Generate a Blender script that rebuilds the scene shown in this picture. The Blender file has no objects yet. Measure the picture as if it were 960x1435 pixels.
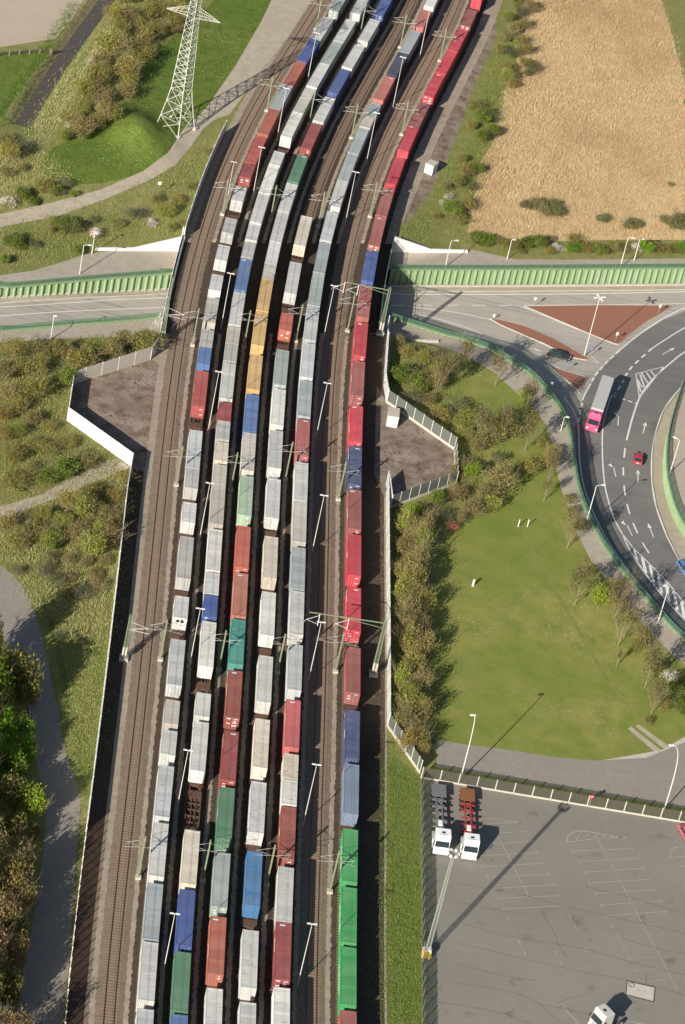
import bpy, bmesh, math, random
import numpy as np
from mathutils import Vector, Matrix
from mathutils.geometry import delaunay_2d_cdt
R = math.radians
rnd = random.Random(11)
S = bpy.context.scene
COL = S.collection

# ------------------------------------------------------------------ camera
F_PX, PITCH, ROLL, CAM_H = 4219.945, 0.61699, -0.216369, 319.629     # fitted to the photograph (960 x 1435)
PW, PH = 960.0, 1435.0
_f = Vector((0, math.cos(PITCH), -math.sin(PITCH)))
_r = Vector((1, 0, 0)); _d = Vector((0, -math.sin(PITCH), -math.cos(PITCH)))
CR = _r*math.cos(ROLL) + _d*math.sin(ROLL)
CD = _d*math.cos(ROLL) - _r*math.sin(ROLL)
CPOS = Vector((0, 0, CAM_H))
cd = bpy.data.cameras.new('camera'); cam = bpy.data.objects.new('camera', cd); COL.objects.link(cam)
cd.sensor_fit = 'VERTICAL'; cd.sensor_height = 36.0; cd.sensor_width = 24.0
cd.lens = F_PX/PH*36.0
cd.clip_start = 5.0; cd.clip_end = 6000.0
m3 = Matrix((CR, -CD, -_f)).transposed()
cam.matrix_world = Matrix.Translation(CPOS) @ m3.to_4x4()
S.camera = cam

# ------------------------------------------------------------------ sky, sun, exposure
SUN_EL = R(25.2)
SHX, SHY = 0.413, 0.911                   # ground direction the shadows fall in
w = bpy.data.worlds.new('World'); S.world = w; w.use_nodes = True
wn = w.node_tree.nodes; wl = w.node_tree.links
for n in list(wn): wn.remove(n)
sky = wn.new('ShaderNodeTexSky'); sky.sky_type = 'NISHITA'; sky.sun_disc = False
sky.sun_elevation = SUN_EL; sky.sun_rotation = math.atan2(-SHX, -SHY)
bg = wn.new('ShaderNodeBackground'); bg.inputs['Strength'].default_value = 0.062
wo = wn.new('ShaderNodeOutputWorld')
wl.new(sky.outputs[0], bg.inputs[0]); wl.new(bg.outputs[0], wo.inputs[0])
sd = bpy.data.lights.new('sun', 'SUN'); sd.energy = 5.0; sd.angle = R(0.5); sd.color = (1.0, 0.93, 0.82)
sun = bpy.data.objects.new('sun', sd); COL.objects.link(sun)
sun.rotation_euler = Vector((SHX*math.cos(SUN_EL), SHY*math.cos(SUN_EL), -math.sin(SUN_EL))).to_track_quat('-Z', 'Y').to_euler()
S.view_settings.view_transform = 'Standard'; S.view_settings.look = 'None'
S.view_settings.gamma = 1.0; S.view_settings.exposure = 0.58
S.render.engine = 'CYCLES'
S.cycles.max_bounces = 6; S.cycles.transparent_max_bounces = 12

# ------------------------------------------------------------------ geography of the place
BASE = [-3.236070649112933, -15.347634863004135, 1.6318334823178662, 26.548686001120704, 17.71929039545996, -19.710388205927014, -36.79968035263238]
BD = [c*(6-i) for i, c in enumerate(BASE[:-1])]
Y0, Y1 = 309.0, 668.0
def _pv(c, t):
    r = 0.0
    for a in c: r = r*t + a
    return r
def base_xs(y):                            # line of the westernmost track: x and slope at y
    yc = min(max(y, Y0), Y1); t = (yc-480)/200
    s = _pv(BD, t)/200
    return _pv(BASE, t) + s*(y-yc), s
def track_pt(o, y, z=0.0):                 # point at sideways offset o from that line
    x, s = base_xs(y); n = math.hypot(1, s)
    return Vector((x + o/n, y - o*s/n, z))
def track_dir(y):
    s = base_xs(y)[1]; return Vector((s, 1, 0)).normalized()
def track_off(x, y):
    yy = y
    for _ in range(4):
        bx, s = base_xs(yy); n = math.hypot(1, s)
        o = ((x-bx)*1 - (y-yy)*s)/n
        yy += ((x-bx)*s + (y-yy))/(n*n)
    return o
BO = Vector((-22.0, 525.0)); BU = Vector((0.9215, 0.3885)); BV = Vector((-0.3885, 0.9215))
VN, VS = 15.0, -18.5
def uv(x, y):
    a, b = x-BO.x, y-BO.y
    return a*BU.x+b*BU.y, a*BV.x+b*BV.y
def from_uv(u, v): return Vector((BO.x+u*BU.x+v*BV.x, BO.y+u*BU.y+v*BV.y))
def sst(a, b, x):
    t = min(max((x-a)/(b-a), 0.0), 1.0); return t*t*(3-2*t)
def ray(px, py):
    return _f + CR*((px-PW/2)/F_PX) + CD*((py-PH/2)/F_PX)
def P(px, py, z=0.0):                      # the place seen at a spot of the survey photograph, at height z
    d = ray(px, py); t = (z-CPOS.z)/d.z
    return CPOS + d*t
def proj(v):
    q = Vector(v)-CPOS; zc = q.dot(_f)
    return PW/2+F_PX*q.dot(CR)/zc, PH/2+F_PX*q.dot(CD)/zc
def solve(px, py, fn, up=0.0):
    z = 0.0
    for _ in range(14):
        q = P(px, py, z+up); z = 0.5*z+0.5*fn(q.x, q.y)
    q = P(px, py, z+up); q.z = z
    return q
MOUND = P(196, 178, 2.0)
def seg_dist(x, y, line):
    best = 1e9
    for (ax, ay), (bx, by) in zip(line[:-1], line[1:]):
        dx, dy = bx-ax, by-ay; t = ((x-ax)*dx+(y-ay)*dy)/(dx*dx+dy*dy)
        t = min(max(t, 0), 1); best = min(best, math.hypot(x-ax-t*dx, y-ay-t*dy))
    return best
DITCH = [(q.x, q.y) for q in (P(a, b, -0.9) for a, b in ((200, -70), (150, 0), (120, 40), (92, 80), (62, 125), (32, 175)))]
DHW = 1.75
def T(x, y):                               # natural ground
    u, v = uv(x, y); z = 0.0
    if -60 < v < 60 and -140 < u < 160:
        o = track_off(x, y)
        wu = sst(0, 11, max(-3.5-o, o-38.8, 0.0))
        if VS-0.1 <= v <= VN+0.1: wu = 1.0
        wv = 1-sst(VN, 48, v) if v > 0 else 1-sst(-VS, 27, -v)
        z = -2.2*wu*wv
    mx, my = x-MOUND.x, y-MOUND.y; md = mx*mx+my*my
    if md < 500:
        z += 3.4*math.exp(-(mx*0.91+my*0.41)**2/30-(my*0.91-mx*0.41)**2/70)
    if x < -70 and y > 560:
        z -= 1.0*(1-sst(DHW, DHW+1.6, seg_dist(x, y, DITCH)))
    return z
def Zr(x, y):                              # road in the cutting
    u, v = uv(x, y)
    z = -6.0 + 1.5*sst(20, 62, -u)
    if u > 20:
        z += 2.8*sst(8, 50, -v) + 2.2*sst(52, 112, -v)
    return z
def G(px, py): return solve(px, py, T)
def GR(px, py): return solve(px, py, Zr)

# ------------------------------------------------------------------ object helpers
def link(o, parent=None):
    COL.objects.link(o)
    if parent is not None: o.parent = parent
    return o
def tag(o, label=None, cat=None, group=None, kind=None):
    if label:
        if len(label.split()) > 16: print('LONG', label)
        o['label'] = label
    if cat: o['category'] = cat
    if group: o['group'] = group
    if kind: o['kind'] = kind
    return o
def empty(name, loc, rz=0.0, label=None, cat=None, group=None):
    o = bpy.data.objects.new(name, None); o.empty_display_size = 0.3
    o.location = loc; o.rotation_euler = (0, 0, rz)
    link(o); return tag(o, label, cat, group)
class MB:
    def __init__(s): s.v = []; s.f = []; s.m = []
    def face(s, pts, m=0):
        i = len(s.v); s.v += [tuple(p) for p in pts]; s.f.append(tuple(range(i, i+len(pts)))); s.m.append(m)
    def box(s, c, d, rz=0.0, m=0, top=None):
        hx, hy, hz = d[0]/2, d[1]/2, d[2]/2; tx, ty = (1, 1) if top is None else top
        co, si = math.cos(rz), math.sin(rz); i = len(s.v)
        for z, kx, ky in ((-hz, 1, 1), (hz, tx, ty)):
            for x, y in ((-hx, -hy), (hx, -hy), (hx, hy), (-hx, hy)):
                x *= kx; y *= ky
                s.v.append((c[0]+x*co-y*si, c[1]+x*si+y*co, c[2]+z))
        for q in ((3, 2, 1, 0), (4, 5, 6, 7), (0, 1, 5, 4), (1, 2, 6, 5), (2, 3, 7, 6), (3, 0, 4, 7)):
            s.f.append(tuple(i+k for k in q)); s.m.append(m)
        return s
    def bar(s, a, b, w, h=None, m=0):           # square bar between two points
        a = Vector(a); b = Vector(b); h = w if h is None else h
        d = (b-a)
        if d.length < 1e-6: return s
        d.normalize(); ref = Vector((0, 0, 1)) if abs(d.z) < 0.95 else Vector((0, 1, 0))
        x = d.cross(ref).normalized(); z = x.cross(d); i = len(s.v)
        for p in (a, b):
            for sx, sz in ((-1, -1), (1, -1), (1, 1), (-1, 1)):
                s.v.append(tuple(p + x*(sx*w/2) + z*(sz*h/2)))
        for q in ((3, 2, 1, 0), (4, 5, 6, 7), (0, 1, 5, 4), (1, 2, 6, 5), (2, 3, 7, 6), (3, 0, 4, 7)):
            s.f.append(tuple(i+k for k in q)); s.m.append(m)
        return s
    def tube(s, pts, rad, n=8, m=0, caps=True):
        pts = [Vector(p) for p in pts]; k = len(pts); i0 = len(s.v)
        if not hasattr(rad, '__len__'): rad = [rad]*k
        for j, p in enumerate(pts):
            d = (pts[min(j+1, k-1)]-pts[max(j-1, 0)]).normalized()
            ref = Vector((0, 0, 1)) if abs(d.z) < 0.95 else Vector((0, 1, 0))
            x = d.cross(ref).normalized(); y = d.cross(x)
            for q in range(n):
                a = 2*math.pi*q/n
                s.v.append(tuple(p + x*(math.cos(a)*rad[j]) + y*(math.sin(a)*rad[j])))
        for j in range(k-1):
            for q in range(n):
                s.f.append((i0+j*n+q, i0+j*n+(q+1) % n, i0+(j+1)*n+(q+1) % n, i0+(j+1)*n+q)); s.m.append(m)
        if caps:
            s.f.append(tuple(i0+q for q in range(n))[::-1]); s.m.append(m)
            s.f.append(tuple(i0+(k-1)*n+q for q in range(n))); s.m.append(m)
        return s
    def prism(s, outline, z0, z1, m=0, sc=1.0):  # plan outline extruded upwards
        n = len(outline); i = len(s.v)
        cx = sum(p[0] for p in outline)/n; cy = sum(p[1] for p in outline)/n
        for p in outline: s.v.append((p[0], p[1], z0))
        for p in outline: s.v.append((cx+(p[0]-cx)*sc, cy+(p[1]-cy)*sc, z1))
        s.f.append(tuple(i+k for k in range(n))[::-1]); s.m.append(m)
        s.f.append(tuple(i+n+k for k in range(n))); s.m.append(m)
        for k in range(n):
            s.f.append((i+k, i+(k+1) % n, i+n+(k+1) % n, i+n+k)); s.m.append(m)
        return s
    def profile(s, prof, x0, x1, m=0, inset=0.0):   # side outline (y, z) extruded across x
        n = len(prof); i = len(s.v)
        for x in (x0, x1):
            for (y, z) in prof: s.v.append((x, y, z))
        s.f.append(tuple(i+k for k in range(n))); s.m.append(m)
        s.f.append(tuple(i+n+k for k in range(n))[::-1]); s.m.append(m)
        for k in range(n):
            s.f.append((i+(k+1) % n, i+k, i+n+k, i+n+(k+1) % n)); s.m.append(m)
        return s
    def mesh(s, name, mats):
        me = bpy.data.meshes.new(name); me.from_pydata(s.v, [], s.f)
        for mt in (mats if isinstance(mats, (list, tuple)) else [mats]): me.materials.append(mt)
        if any(s.m): me.polygons.foreach_set('material_index', s.m)
        me.update(); return me
    def build(s, name, mats, parent=None, smooth=False):
        me = s.mesh(name, mats)
        if smooth: me.polygons.foreach_set('use_smooth', [True]*len(me.polygons))
        return link(bpy.data.objects.new(name, me), parent)
def inst(name, me, parent=None, color=None):
    o = bpy.data.objects.new(name, me); link(o, parent)
    if color is not None: o.color = (*color[:3], 1)
    return o
def bevel(o, wd=0.03, seg=2):
    b = o.modifiers.new('bevel', 'BEVEL'); b.width = wd; b.segments = seg; b.limit_method = 'ANGLE'; b.angle_limit = R(35)
    return o
ORD = ['first', 'second', 'third', 'fourth', 'fifth', 'sixth', 'seventh', 'eighth', 'ninth', 'tenth', 'eleventh', 'twelfth', 'thirteenth', 'fourteenth', 'fifteenth', 'sixteenth', 'seventeenth', 'eighteenth', 'nineteenth', 'twentieth']
def ordinal(i):
    if i < 20: return ORD[i]
    tens = {2: 'twenty', 3: 'thirty', 4: 'forty'}[(i+1)//10]
    return tens+'-'+ORD[i % 10] if (i+1) % 10 else {'twenty': 'twentieth', 'thirty': 'thirtieth', 'forty': 'fortieth'}[tens]

# ------------------------------------------------------------------ materials
class NT:
    def __init__(s, name):
        s.m = bpy.data.materials.new(name); s.m.use_nodes = True
        s.n = s.m.node_tree.nodes; s.l = s.m.node_tree.links
        s.b = s.n['Principled BSDF']; s.out = s.n['Material Output']
    def sock(s, v, to):
        if hasattr(v, 'links'): s.l.new(v, to)
        elif isinstance(v, (tuple, list)): to.default_value = (*v[:3], 1) if len(to.default_value) == 4 else v
        else: to.default_value = v
    def pos(s):
        if not hasattr(s, '_p'): s._p = s.n.new('ShaderNodeNewGeometry').outputs['Position']
        return s._p
    def obj(s):
        if not hasattr(s, '_o'): s._o = s.n.new('ShaderNodeTexCoord').outputs['Object']
        return s._o
    def info(s, k):
        if not hasattr(s, '_i'): s._i = s.n.new('ShaderNodeObjectInfo')
        return s._i.outputs[k]
    def map(s, vec, scale=(1, 1, 1), rot=(0, 0, 0), loc=None):
        n = s.n.new('ShaderNodeMapping'); s.l.new(vec, n.inputs[0])
        n.inputs['Scale'].default_value = scale; n.inputs['Rotation'].default_value = rot
        if loc is not None: s.sock(loc, n.inputs['Location'])
        return n.outputs[0]
    def noise(s, vec, sc, det=4, rough=0.55, dist=0.0):
        n = s.n.new('ShaderNodeTexNoise'); s.l.new(vec, n.inputs['Vector'])
        n.inputs['Scale'].default_value = sc; n.inputs['Detail'].default_value = det
        n.inputs['Roughness'].default_value = rough; n.inputs['Distortion'].default_value = dist
        return n.outputs['Fac']
    def voro(s, vec, sc, feat='F1', out='Distance', rand=1.0):
        n = s.n.new('ShaderNodeTexVoronoi'); n.feature = feat; s.l.new(vec, n.inputs['Vector'])
        n.inputs['Scale'].default_value = sc; n.inputs['Randomness'].default_value = rand
        return n.outputs[out]
    def wave(s, vec, sc, dist=0.0, axis='X'):
        n = s.n.new('ShaderNodeTexWave'); s.l.new(vec, n.inputs['Vector']); n.bands_direction = axis
        n.inputs['Scale'].default_value = sc; n.inputs['Distortion'].default_value = dist
        return n.outputs['Fac']
    def rng(s, v, a, b, c=0.0, d=1.0):
        n = s.n.new('ShaderNodeMapRange'); s.sock(v, n.inputs[0])
        for k, x in zip((1, 2, 3, 4), (a, b, c, d)): n.inputs[k].default_value = x
        return n.outputs[0]
    def mix(s, f, a, b, mode='MIX'):
        n = s.n.new('ShaderNodeMix'); n.data_type = 'RGBA'; n.blend_type = mode
        s.sock(f, n.inputs[0]); s.sock(a, n.inputs[6]); s.sock(b, n.inputs[7]); return n.outputs[2]
    def math(s, op, a, b=0.0):
        n = s.n.new('ShaderNodeMath'); n.operation = op; s.sock(a, n.inputs[0]); s.sock(b, n.inputs[1]); return n.outputs[0]
    def bump(s, h, strength=0.5, dist=0.1):
        n = s.n.new('ShaderNodeBump'); s.l.new(h, n.inputs['Height'])
        n.inputs['Strength'].default_value = strength; n.inputs['Distance'].default_value = dist
        s.l.new(n.outputs[0], s.b.inputs['Normal'])
    def done(s, col=None, rough=0.8, metal=0.0, spec=0.3):
        if col is not None: s.sock(col, s.b.inputs['Base Color'])
        s.sock(rough, s.b.inputs['Roughness']); s.b.inputs['Metallic'].default_value = metal
        s.b.inputs['Specular IOR Level'].default_value = spec
        return s.m
def ground(name, cols, s1=0.08, s2=1.2, s3=6.0, bump=0.6, bd=0.15, contrast=(0.35, 0.65), speck=None, rough=0.95):
    t = NT(name); p = t.pos()
    a = t.mix(t.rng(t.noise(p, s1, 5), *contrast), cols[0], cols[1])
    b = t.mix(t.rng(t.noise(p, s2, 5, 0.65), 0.42, 0.68), a, cols[2])
    d = t.noise(p, s3, 4, 0.7)
    c = t.mix(t.rng(d, 0.3, 0.75, 0.0, 0.55), b, cols[3])
    if speck:
        sc, thr, col, msc = speck
        sp = t.math('LESS_THAN', t.voro(p, sc), thr)
        sp = t.math('MULTIPLY', sp, t.rng(t.noise(p, msc, 3), 0.52, 0.6))
        c = t.mix(sp, c, col)
    if bump: t.bump(d, bump, bd)
    return t.done(c, rough, spec=0.15)
def paint(name, col, rough=0.5, dirt=0.25, metal=0.0, dcol=(0.10, 0.085, 0.065), scale=1.2):
    t = NT(name); o = t.obj()
    f = t.rng(t.noise(o, scale, 6, 0.65), 0.4, 0.8, 0.0, dirt)
    g = t.rng(t.noise(o, scale*6, 3, 0.6), 0.3, 0.75, 0.0, dirt*0.5)
    return t.done(t.mix(g, t.mix(f, col, dcol), tuple(c*0.7 for c in col)), rough, metal, 0.35)
M = {}
M['scrub'] = ground('scrub_ground', [(0.165, 0.195, 0.042), (0.27, 0.245, 0.095), (0.110, 0.165, 0.028), (0.34, 0.30, 0.135)], 0.06, 0.5, 3.0, 1.0, 0.3)
M['grass'] = ground('lush_grass', [(0.092, 0.165, 0.020), (0.140, 0.190, 0.030), (0.060, 0.105, 0.014), (0.17, 0.20, 0.05)], 0.06, 0.4, 1.6, 1.0, 0.4, speck=(1.6, 0.16, (0.5, 0.48, 0.25), 0.07))
M['mown'] = ground('mown_meadow', [(0.130, 0.180, 0.027), (0.265, 0.245, 0.072), (0.108, 0.165, 0.022), (0.27, 0.26, 0.08)], 0.045, 0.22, 2.6, 0.5, 0.12, contrast=(0.36, 0.66), speck=(1.4, 0.13, (0.55, 0.51, 0.38), 0.045))
M['verge'] = ground('rough_verge', [(0.120, 0.184, 0.029), (0.192, 0.200, 0.056), (0.080, 0.136, 0.019), (0.320, 0.264, 0.128)], 0.1, 0.5, 3.5, 1.0, 0.35)
M['reedbed'] = ground('reed_ground', [(0.50, 0.365, 0.19), (0.53, 0.395, 0.215), (0.43, 0.305, 0.15), (0.57, 0.435, 0.245)], 0.03, 0.25, 3.0, 0.5, 0.2)
M['dirt'] = ground('dirt_track', [(0.37, 0.315, 0.24), (0.42, 0.365, 0.285), (0.31, 0.26, 0.195), (0.47, 0.415, 0.335)], 0.06, 0.5, 6.0, 0.3, 0.05)
M['bank'] = ground('ditch_bank', [(0.360, 0.285, 0.165), (0.240, 0.210, 0.083), (0.420, 0.330, 0.210), (0.150, 0.150, 0.045)], 0.12, 0.6, 3.0, 0.8, 0.3)
M['gravel'] = ground('yard_gravel', [(0.36, 0.305, 0.235), (0.31, 0.255, 0.195), (0.235, 0.185, 0.135), (0.42, 0.365, 0.29)], 0.10, 0.6, 7.0, 0.8, 0.08)
M['pit'] = ground('weathered_gravel', [(0.27, 0.22, 0.18), (0.34, 0.285, 0.235), (0.135, 0.08, 0.05), (0.10, 0.075, 0.055)], 0.12, 0.35, 1.6, 0.8, 0.1, contrast=(0.4, 0.6), speck=(1.1, 0.22, (0.05, 0.035, 0.025), 0.12))
M['ballast'] = ground('track_ballast', [(0.185, 0.140, 0.104), (0.215, 0.167, 0.126), (0.130, 0.096, 0.071), (0.28, 0.228, 0.175)], 0.12, 0.8, 7.0, 0.9, 0.07)
M['shade_ballast'] = ground('shade_darkened_ballast', [(0.062, 0.046, 0.036), (0.085, 0.062, 0.047), (0.040, 0.031, 0.026), (0.11, 0.085, 0.065)], 0.15, 1.0, 8.0, 0.9, 0.07)  # ballast darkened so the shade between the trains is in its colour
M['shade_cinder'] = ground('shade_darkened_cinder', [(0.060, 0.044, 0.033), (0.085, 0.060, 0.043), (0.036, 0.028, 0.022), (0.12, 0.092, 0.068)], 0.15, 0.8, 5.0, 0.8, 0.08)  # cinder tone deepened to hold the black shade beside wall and train
M['concrete'] = ground('concrete', [(0.483, 0.448, 0.380), (0.540, 0.506, 0.437), (0.402, 0.368, 0.310), (0.460, 0.425, 0.356)], 0.2, 1.2, 5.0, 0.15, 0.02)
M['paving'] = ground('paving', [(0.351, 0.305, 0.247), (0.390, 0.345, 0.280), (0.299, 0.260, 0.208), (0.416, 0.364, 0.299)], 0.08, 0.8, 8.0, 0.15, 0.02)
M['plaza'] = ground('plaza_paving', [(0.396, 0.341, 0.264), (0.440, 0.385, 0.308), (0.352, 0.308, 0.231), (0.418, 0.363, 0.286)], 0.08, 0.8, 8.0, 0.1, 0.02)
M['lane'] = ground('lane_asphalt', [(0.25, 0.225, 0.19), (0.28, 0.25, 0.215), (0.22, 0.198, 0.17), (0.31, 0.28, 0.24)], 0.09, 0.8, 8.0, 0.15, 0.02)
def road_mat(name, c0, c1, c2, along):
    t = NT(name); p = t.pos()
    a = t.mix(t.rng(t.noise(p, 0.10, 4), 0.35, 0.65), c0, c1)
    st = t.noise(t.map(p, (0.03, 0.9, 1), (0, 0, along)), 1.0, 5, 0.6)
    a = t.mix(t.rng(st, 0.48, 0.72, 0, 0.75), a, c2)
    d = t.noise(p, 9.0, 3, 0.7)
    a = t.mix(t.rng(d, 0.35, 0.75, 0, 0.3), a, tuple(x*1.35 for x in c1))
    t.bump(d, 0.15, 0.02)
    return t.done(a, 0.85, spec=0.25)
M['worn'] = road_mat('worn_asphalt', (0.358, 0.325, 0.273), (0.410, 0.370, 0.319), (0.202, 0.195, 0.185), R(-26))
M['ring'] = road_mat('fresh_asphalt', (0.164, 0.156, 0.148), (0.200, 0.190, 0.176), (0.132, 0.126, 0.120), R(-70))
def parking_mat():
    t = NT('yard_asphalt'); p = t.pos()
    a = t.mix(t.rng(t.noise(p, 0.06, 5), 0.35, 0.65), (0.205, 0.190, 0.160), (0.235, 0.218, 0.185))
    a = t.mix(t.rng(t.noise(p, 0.5, 6, 0.7), 0.55, 0.8, 0, 0.5), a, (0.145, 0.13, 0.115))
    a = t.mix(t.rng(t.noise(t.map(p, (1, 1, 1), loc=(31, 7, 0)), 0.20, 5, 0.65), 0.60, 0.70, 0, 0.6), a, (0.09, 0.083, 0.075))
    d = t.noise(p, 11.0, 3, 0.7)
    a = t.mix(t.rng(d, 0.35, 0.75, 0, 0.35), a, (0.25, 0.225, 0.195))
    t.bump(d, 0.12, 0.02)
    return t.done(a, 0.88, spec=0.25)
M['parking'] = parking_mat()
def brick_mat():
    t = NT('brick_paving'); p = t.pos()
    n = t.n.new('ShaderNodeTexBrick'); t.l.new(t.map(p, (1, 1, 1), (0, 0, R(23))), n.inputs['Vector'])
    n.inputs['Scale'].default_value = 2.0; n.inputs['Color1'].default_value = (0.36, 0.165, 0.11, 1)
    n.inputs['Color2'].default_value = (0.30, 0.135, 0.09, 1); n.inputs['Mortar'].default_value = (0.17, 0.09, 0.065, 1)
    a = t.mix(t.rng(t.noise(p, 0.6, 5), 0.4, 0.75, 0, 0.35), n.outputs['Color'], (0.28, 0.14, 0.10))
    return t.done(a, 0.9, spec=0.15)
M['brick'] = brick_mat()
def field_mat():
    t = NT('ploughed_soil'); p = t.pos()
    q = t.map(p, (1, 1, 1), (0, 0, R(52)))
    wv = t.wave(q, 0.55, 0.6, 'Y')
    a = t.mix(t.rng(t.noise(p, 0.05, 4), 0.35, 0.65), (0.42, 0.345, 0.265), (0.46, 0.385, 0.30))
    a = t.mix(t.math('MULTIPLY', t.rng(wv, 0.72, 0.98), t.rng(t.noise(p, 0.12, 3), 0.42, 0.6, 0, 0.6)), a, (0.32, 0.26, 0.19))
    d = t.noise(p, 5.0, 4, 0.7); t.bump(d, 0.4, 0.08)
    a = t.mix(t.rng(d, 0.35, 0.7, 0, 0.3), a, (0.50, 0.42, 0.33))
    return t.done(a, 0.95, spec=0.1)
M['field'] = field_mat()
def water_mat():
    t = NT('ditch_water'); p = t.pos()
    n = t.noise(p, 2.5, 3, 0.6); t.bump(n, 0.15, 0.05)
    a = t.mix(t.rng(t.noise(p, 0.9, 5, 0.7), 0.58, 0.66, 0, 0.8), (0.082, 0.066, 0.046), (0.22, 0.185, 0.12))
    return t.done(a, 0.22, spec=0.5)
M['water'] = water_mat()
def container_mat(name, roof):
    t = NT(name); o = t.obj()
    rv = t.n.new('ShaderNodeCombineXYZ'); r = t.info('Random')
    t.l.new(t.math('MULTIPLY', r, 73.0), rv.inputs[0]); t.l.new(t.math('MULTIPLY', r, 131.0), rv.inputs[1])
    q = t.map(o, loc=rv.outputs[0])
    base = t.info('Color')
    dust = t.rng(t.noise(q, 0.35, 5, 0.6), 0.3, 0.75, 0.09 if roof else 0.03, 0.28 if roof else 0.18)
    a = t.mix(dust, base, (0.36, 0.33, 0.285))
    st = t.noise(t.map(q, (0.7, 5.0, 1) if roof else (1, 4.0, 0.3)), 1.0, 6, 0.7)
    a = t.mix(t.rng(st, 0.47, 0.78, 0, 0.6), a, (0.20, 0.17, 0.14))
    sc = t.rng(t.noise(q, 0.8, 7, 0.75), 0.57, 0.68, 0, 0.75)
    sc = t.math('MULTIPLY', sc, t.rng(t.math('FRACT', t.math('MULTIPLY', r, 17.0)), 0.25, 1.0, 0.0, 1.0))
    a = t.mix(sc, a, (0.17, 0.065, 0.03))
    sheet = t.rng(t.voro(t.map(q, (0.0, 0.45, 0.0)), 1.0, out='Color'), 0, 1, 0.84, 1.12)
    v = t.n.new('ShaderNodeHueSaturation'); t.l.new(a, v.inputs['Color']); t.l.new(sheet, v.inputs['Value'])
    t.bump(t.noise(q, 3.0, 4, 0.6), 0.15, 0.03)
    return t.done(v.outputs[0], 0.55, spec=0.3)
M['cside'] = container_mat('container_paint', False)
M['croof'] = container_mat('container_roof_paint', True)
def objcol(name, rough=0.45, coat=0.0, metal=0.0):
    t = NT(name); o = t.obj()
    a = t.mix(t.rng(t.noise(o, 1.5, 5), 0.45, 0.8, 0, 0.15), t.info('Color'), (0.14, 0.12, 0.10))
    t.b.inputs['Coat Weight'].default_value = coat
    return t.done(a, rough, metal, 0.4)
M['objcol'] = objcol('body_paint', 0.35, 0.5)
M['trail'] = ground('trampled_grass', [(0.155, 0.185, 0.035), (0.225, 0.210, 0.065), (0.12, 0.165, 0.026), (0.26, 0.24, 0.085)], 0.1, 0.5, 2.5, 0.6, 0.1)
M['mark'] = paint('white_lettering', (0.78, 0.78, 0.76), 0.6, 0.15)
M['white'] = paint('white_paint', (0.78, 0.77, 0.74), 0.5, 0.12)
M['wallwhite'] = paint('white_cladding', (0.70, 0.69, 0.66), 0.6, 0.10, scale=0.5)
M['wallbeige'] = paint('beige_cladding', (0.47, 0.43, 0.36), 0.7, 0.15)
M['rust'] = paint('rusty_steel', (0.115, 0.062, 0.042), 0.85, 0.5, dcol=(0.05, 0.035, 0.028))
M['orangerust'] = paint('orange_rust', (0.24, 0.095, 0.035), 0.85, 0.4, dcol=(0.10, 0.045, 0.025))
M['redframe'] = paint('red_frame_paint', (0.33, 0.045, 0.035), 0.6, 0.35)
M['greyframe'] = paint('grey_frame_paint', (0.16, 0.165, 0.17), 0.6, 0.35)
M['wheel'] = paint('wheel_steel', (0.06, 0.05, 0.045), 0.6, 0.3, 0.4)
M['tyre'] = paint('tyre_rubber', (0.018, 0.018, 0.019), 0.8, 0.2)
M['rail'] = paint('rail_steel', (0.10, 0.065, 0.045), 0.5, 0.3, 0.3)
M['sleeper'] = paint('concrete_sleeper', (0.25, 0.175, 0.125), 0.9, 0.3)
M['mastgreen'] = paint('mast_green', (0.20, 0.245, 0.15), 0.6, 0.3)
M['steel'] = paint('galvanised_steel', (0.38, 0.39, 0.365), 0.45, 0.2, 0.2)
M['pylon'] = paint('pylon_steel', (0.50, 0.51, 0.44), 0.55, 0.15, 0.1)
M['pole'] = paint('pole_white', (0.60, 0.60, 0.56), 0.5, 0.1)
def pile_mat():
    t = NT('sheet_pile_green'); p = t.pos()
    a = t.mix(t.rng(t.noise(p, 0.25, 5), 0.35, 0.7), (0.225, 0.33, 0.165), (0.27, 0.35, 0.215))
    a = t.mix(t.rng(t.noise(t.map(p, (2.2, 2.2, .18)), 1.0, 6, 0.7), 0.5, 0.78, 0, 0.6), a, (0.12, 0.14, 0.085))
    return t.done(a, 0.7, spec=0.25)
M['pilegreen'] = pile_mat()
M['railgreen'] = paint('railing_green', (0.10, 0.24, 0.13), 0.55, 0.2)
M['bridgegreen'] = paint('bridge_edge', (0.16, 0.22, 0.18), 0.6, 0.3)
M['insul'] = paint('insulator', (0.10, 0.05, 0.035), 0.3, 0.2)
M['dark'] = paint('dark_trim', (0.02, 0.02, 0.022), 0.5, 0.2)
M['lamp'] = paint('lamp_glass', (0.7, 0.7, 0.68), 0.2, 0.05)
M['yellow'] = paint('yellow_paint', (0.62, 0.42, 0.08), 0.6, 0.2)
M['wire'] = paint('wire', (0.05, 0.045, 0.04), 0.5, 0.1)
M['signred'] = paint('sign_red', (0.55, 0.03, 0.05), 0.5, 0.05)
M['signblue'] = paint('sign_blue', (0.03, 0.12, 0.45), 0.5, 0.05)
M['roadline'] = paint('road_paint', (0.70, 0.69, 0.65), 0.7, 0.0)
def line_mat(name, col, wear):
    t = NT(name); p = t.pos()
    f = t.rng(t.noise(p, 1.3, 6, 0.75), 0.5-wear*0.3, 0.75, 0, min(1, wear*1.5))
    a = t.mix(f, col, (0.22, 0.20, 0.18)); return t.done(a, 0.8, spec=0.2)
M['line'] = line_mat('road_marking_paint', (0.74, 0.73, 0.69), 0.25)
M['wornline'] = line_mat('worn_marking_paint', (0.46, 0.44, 0.39), 0.75)
M['tar'] = line_mat('crack_tar', (0.09, 0.083, 0.075), 0.45)
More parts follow.
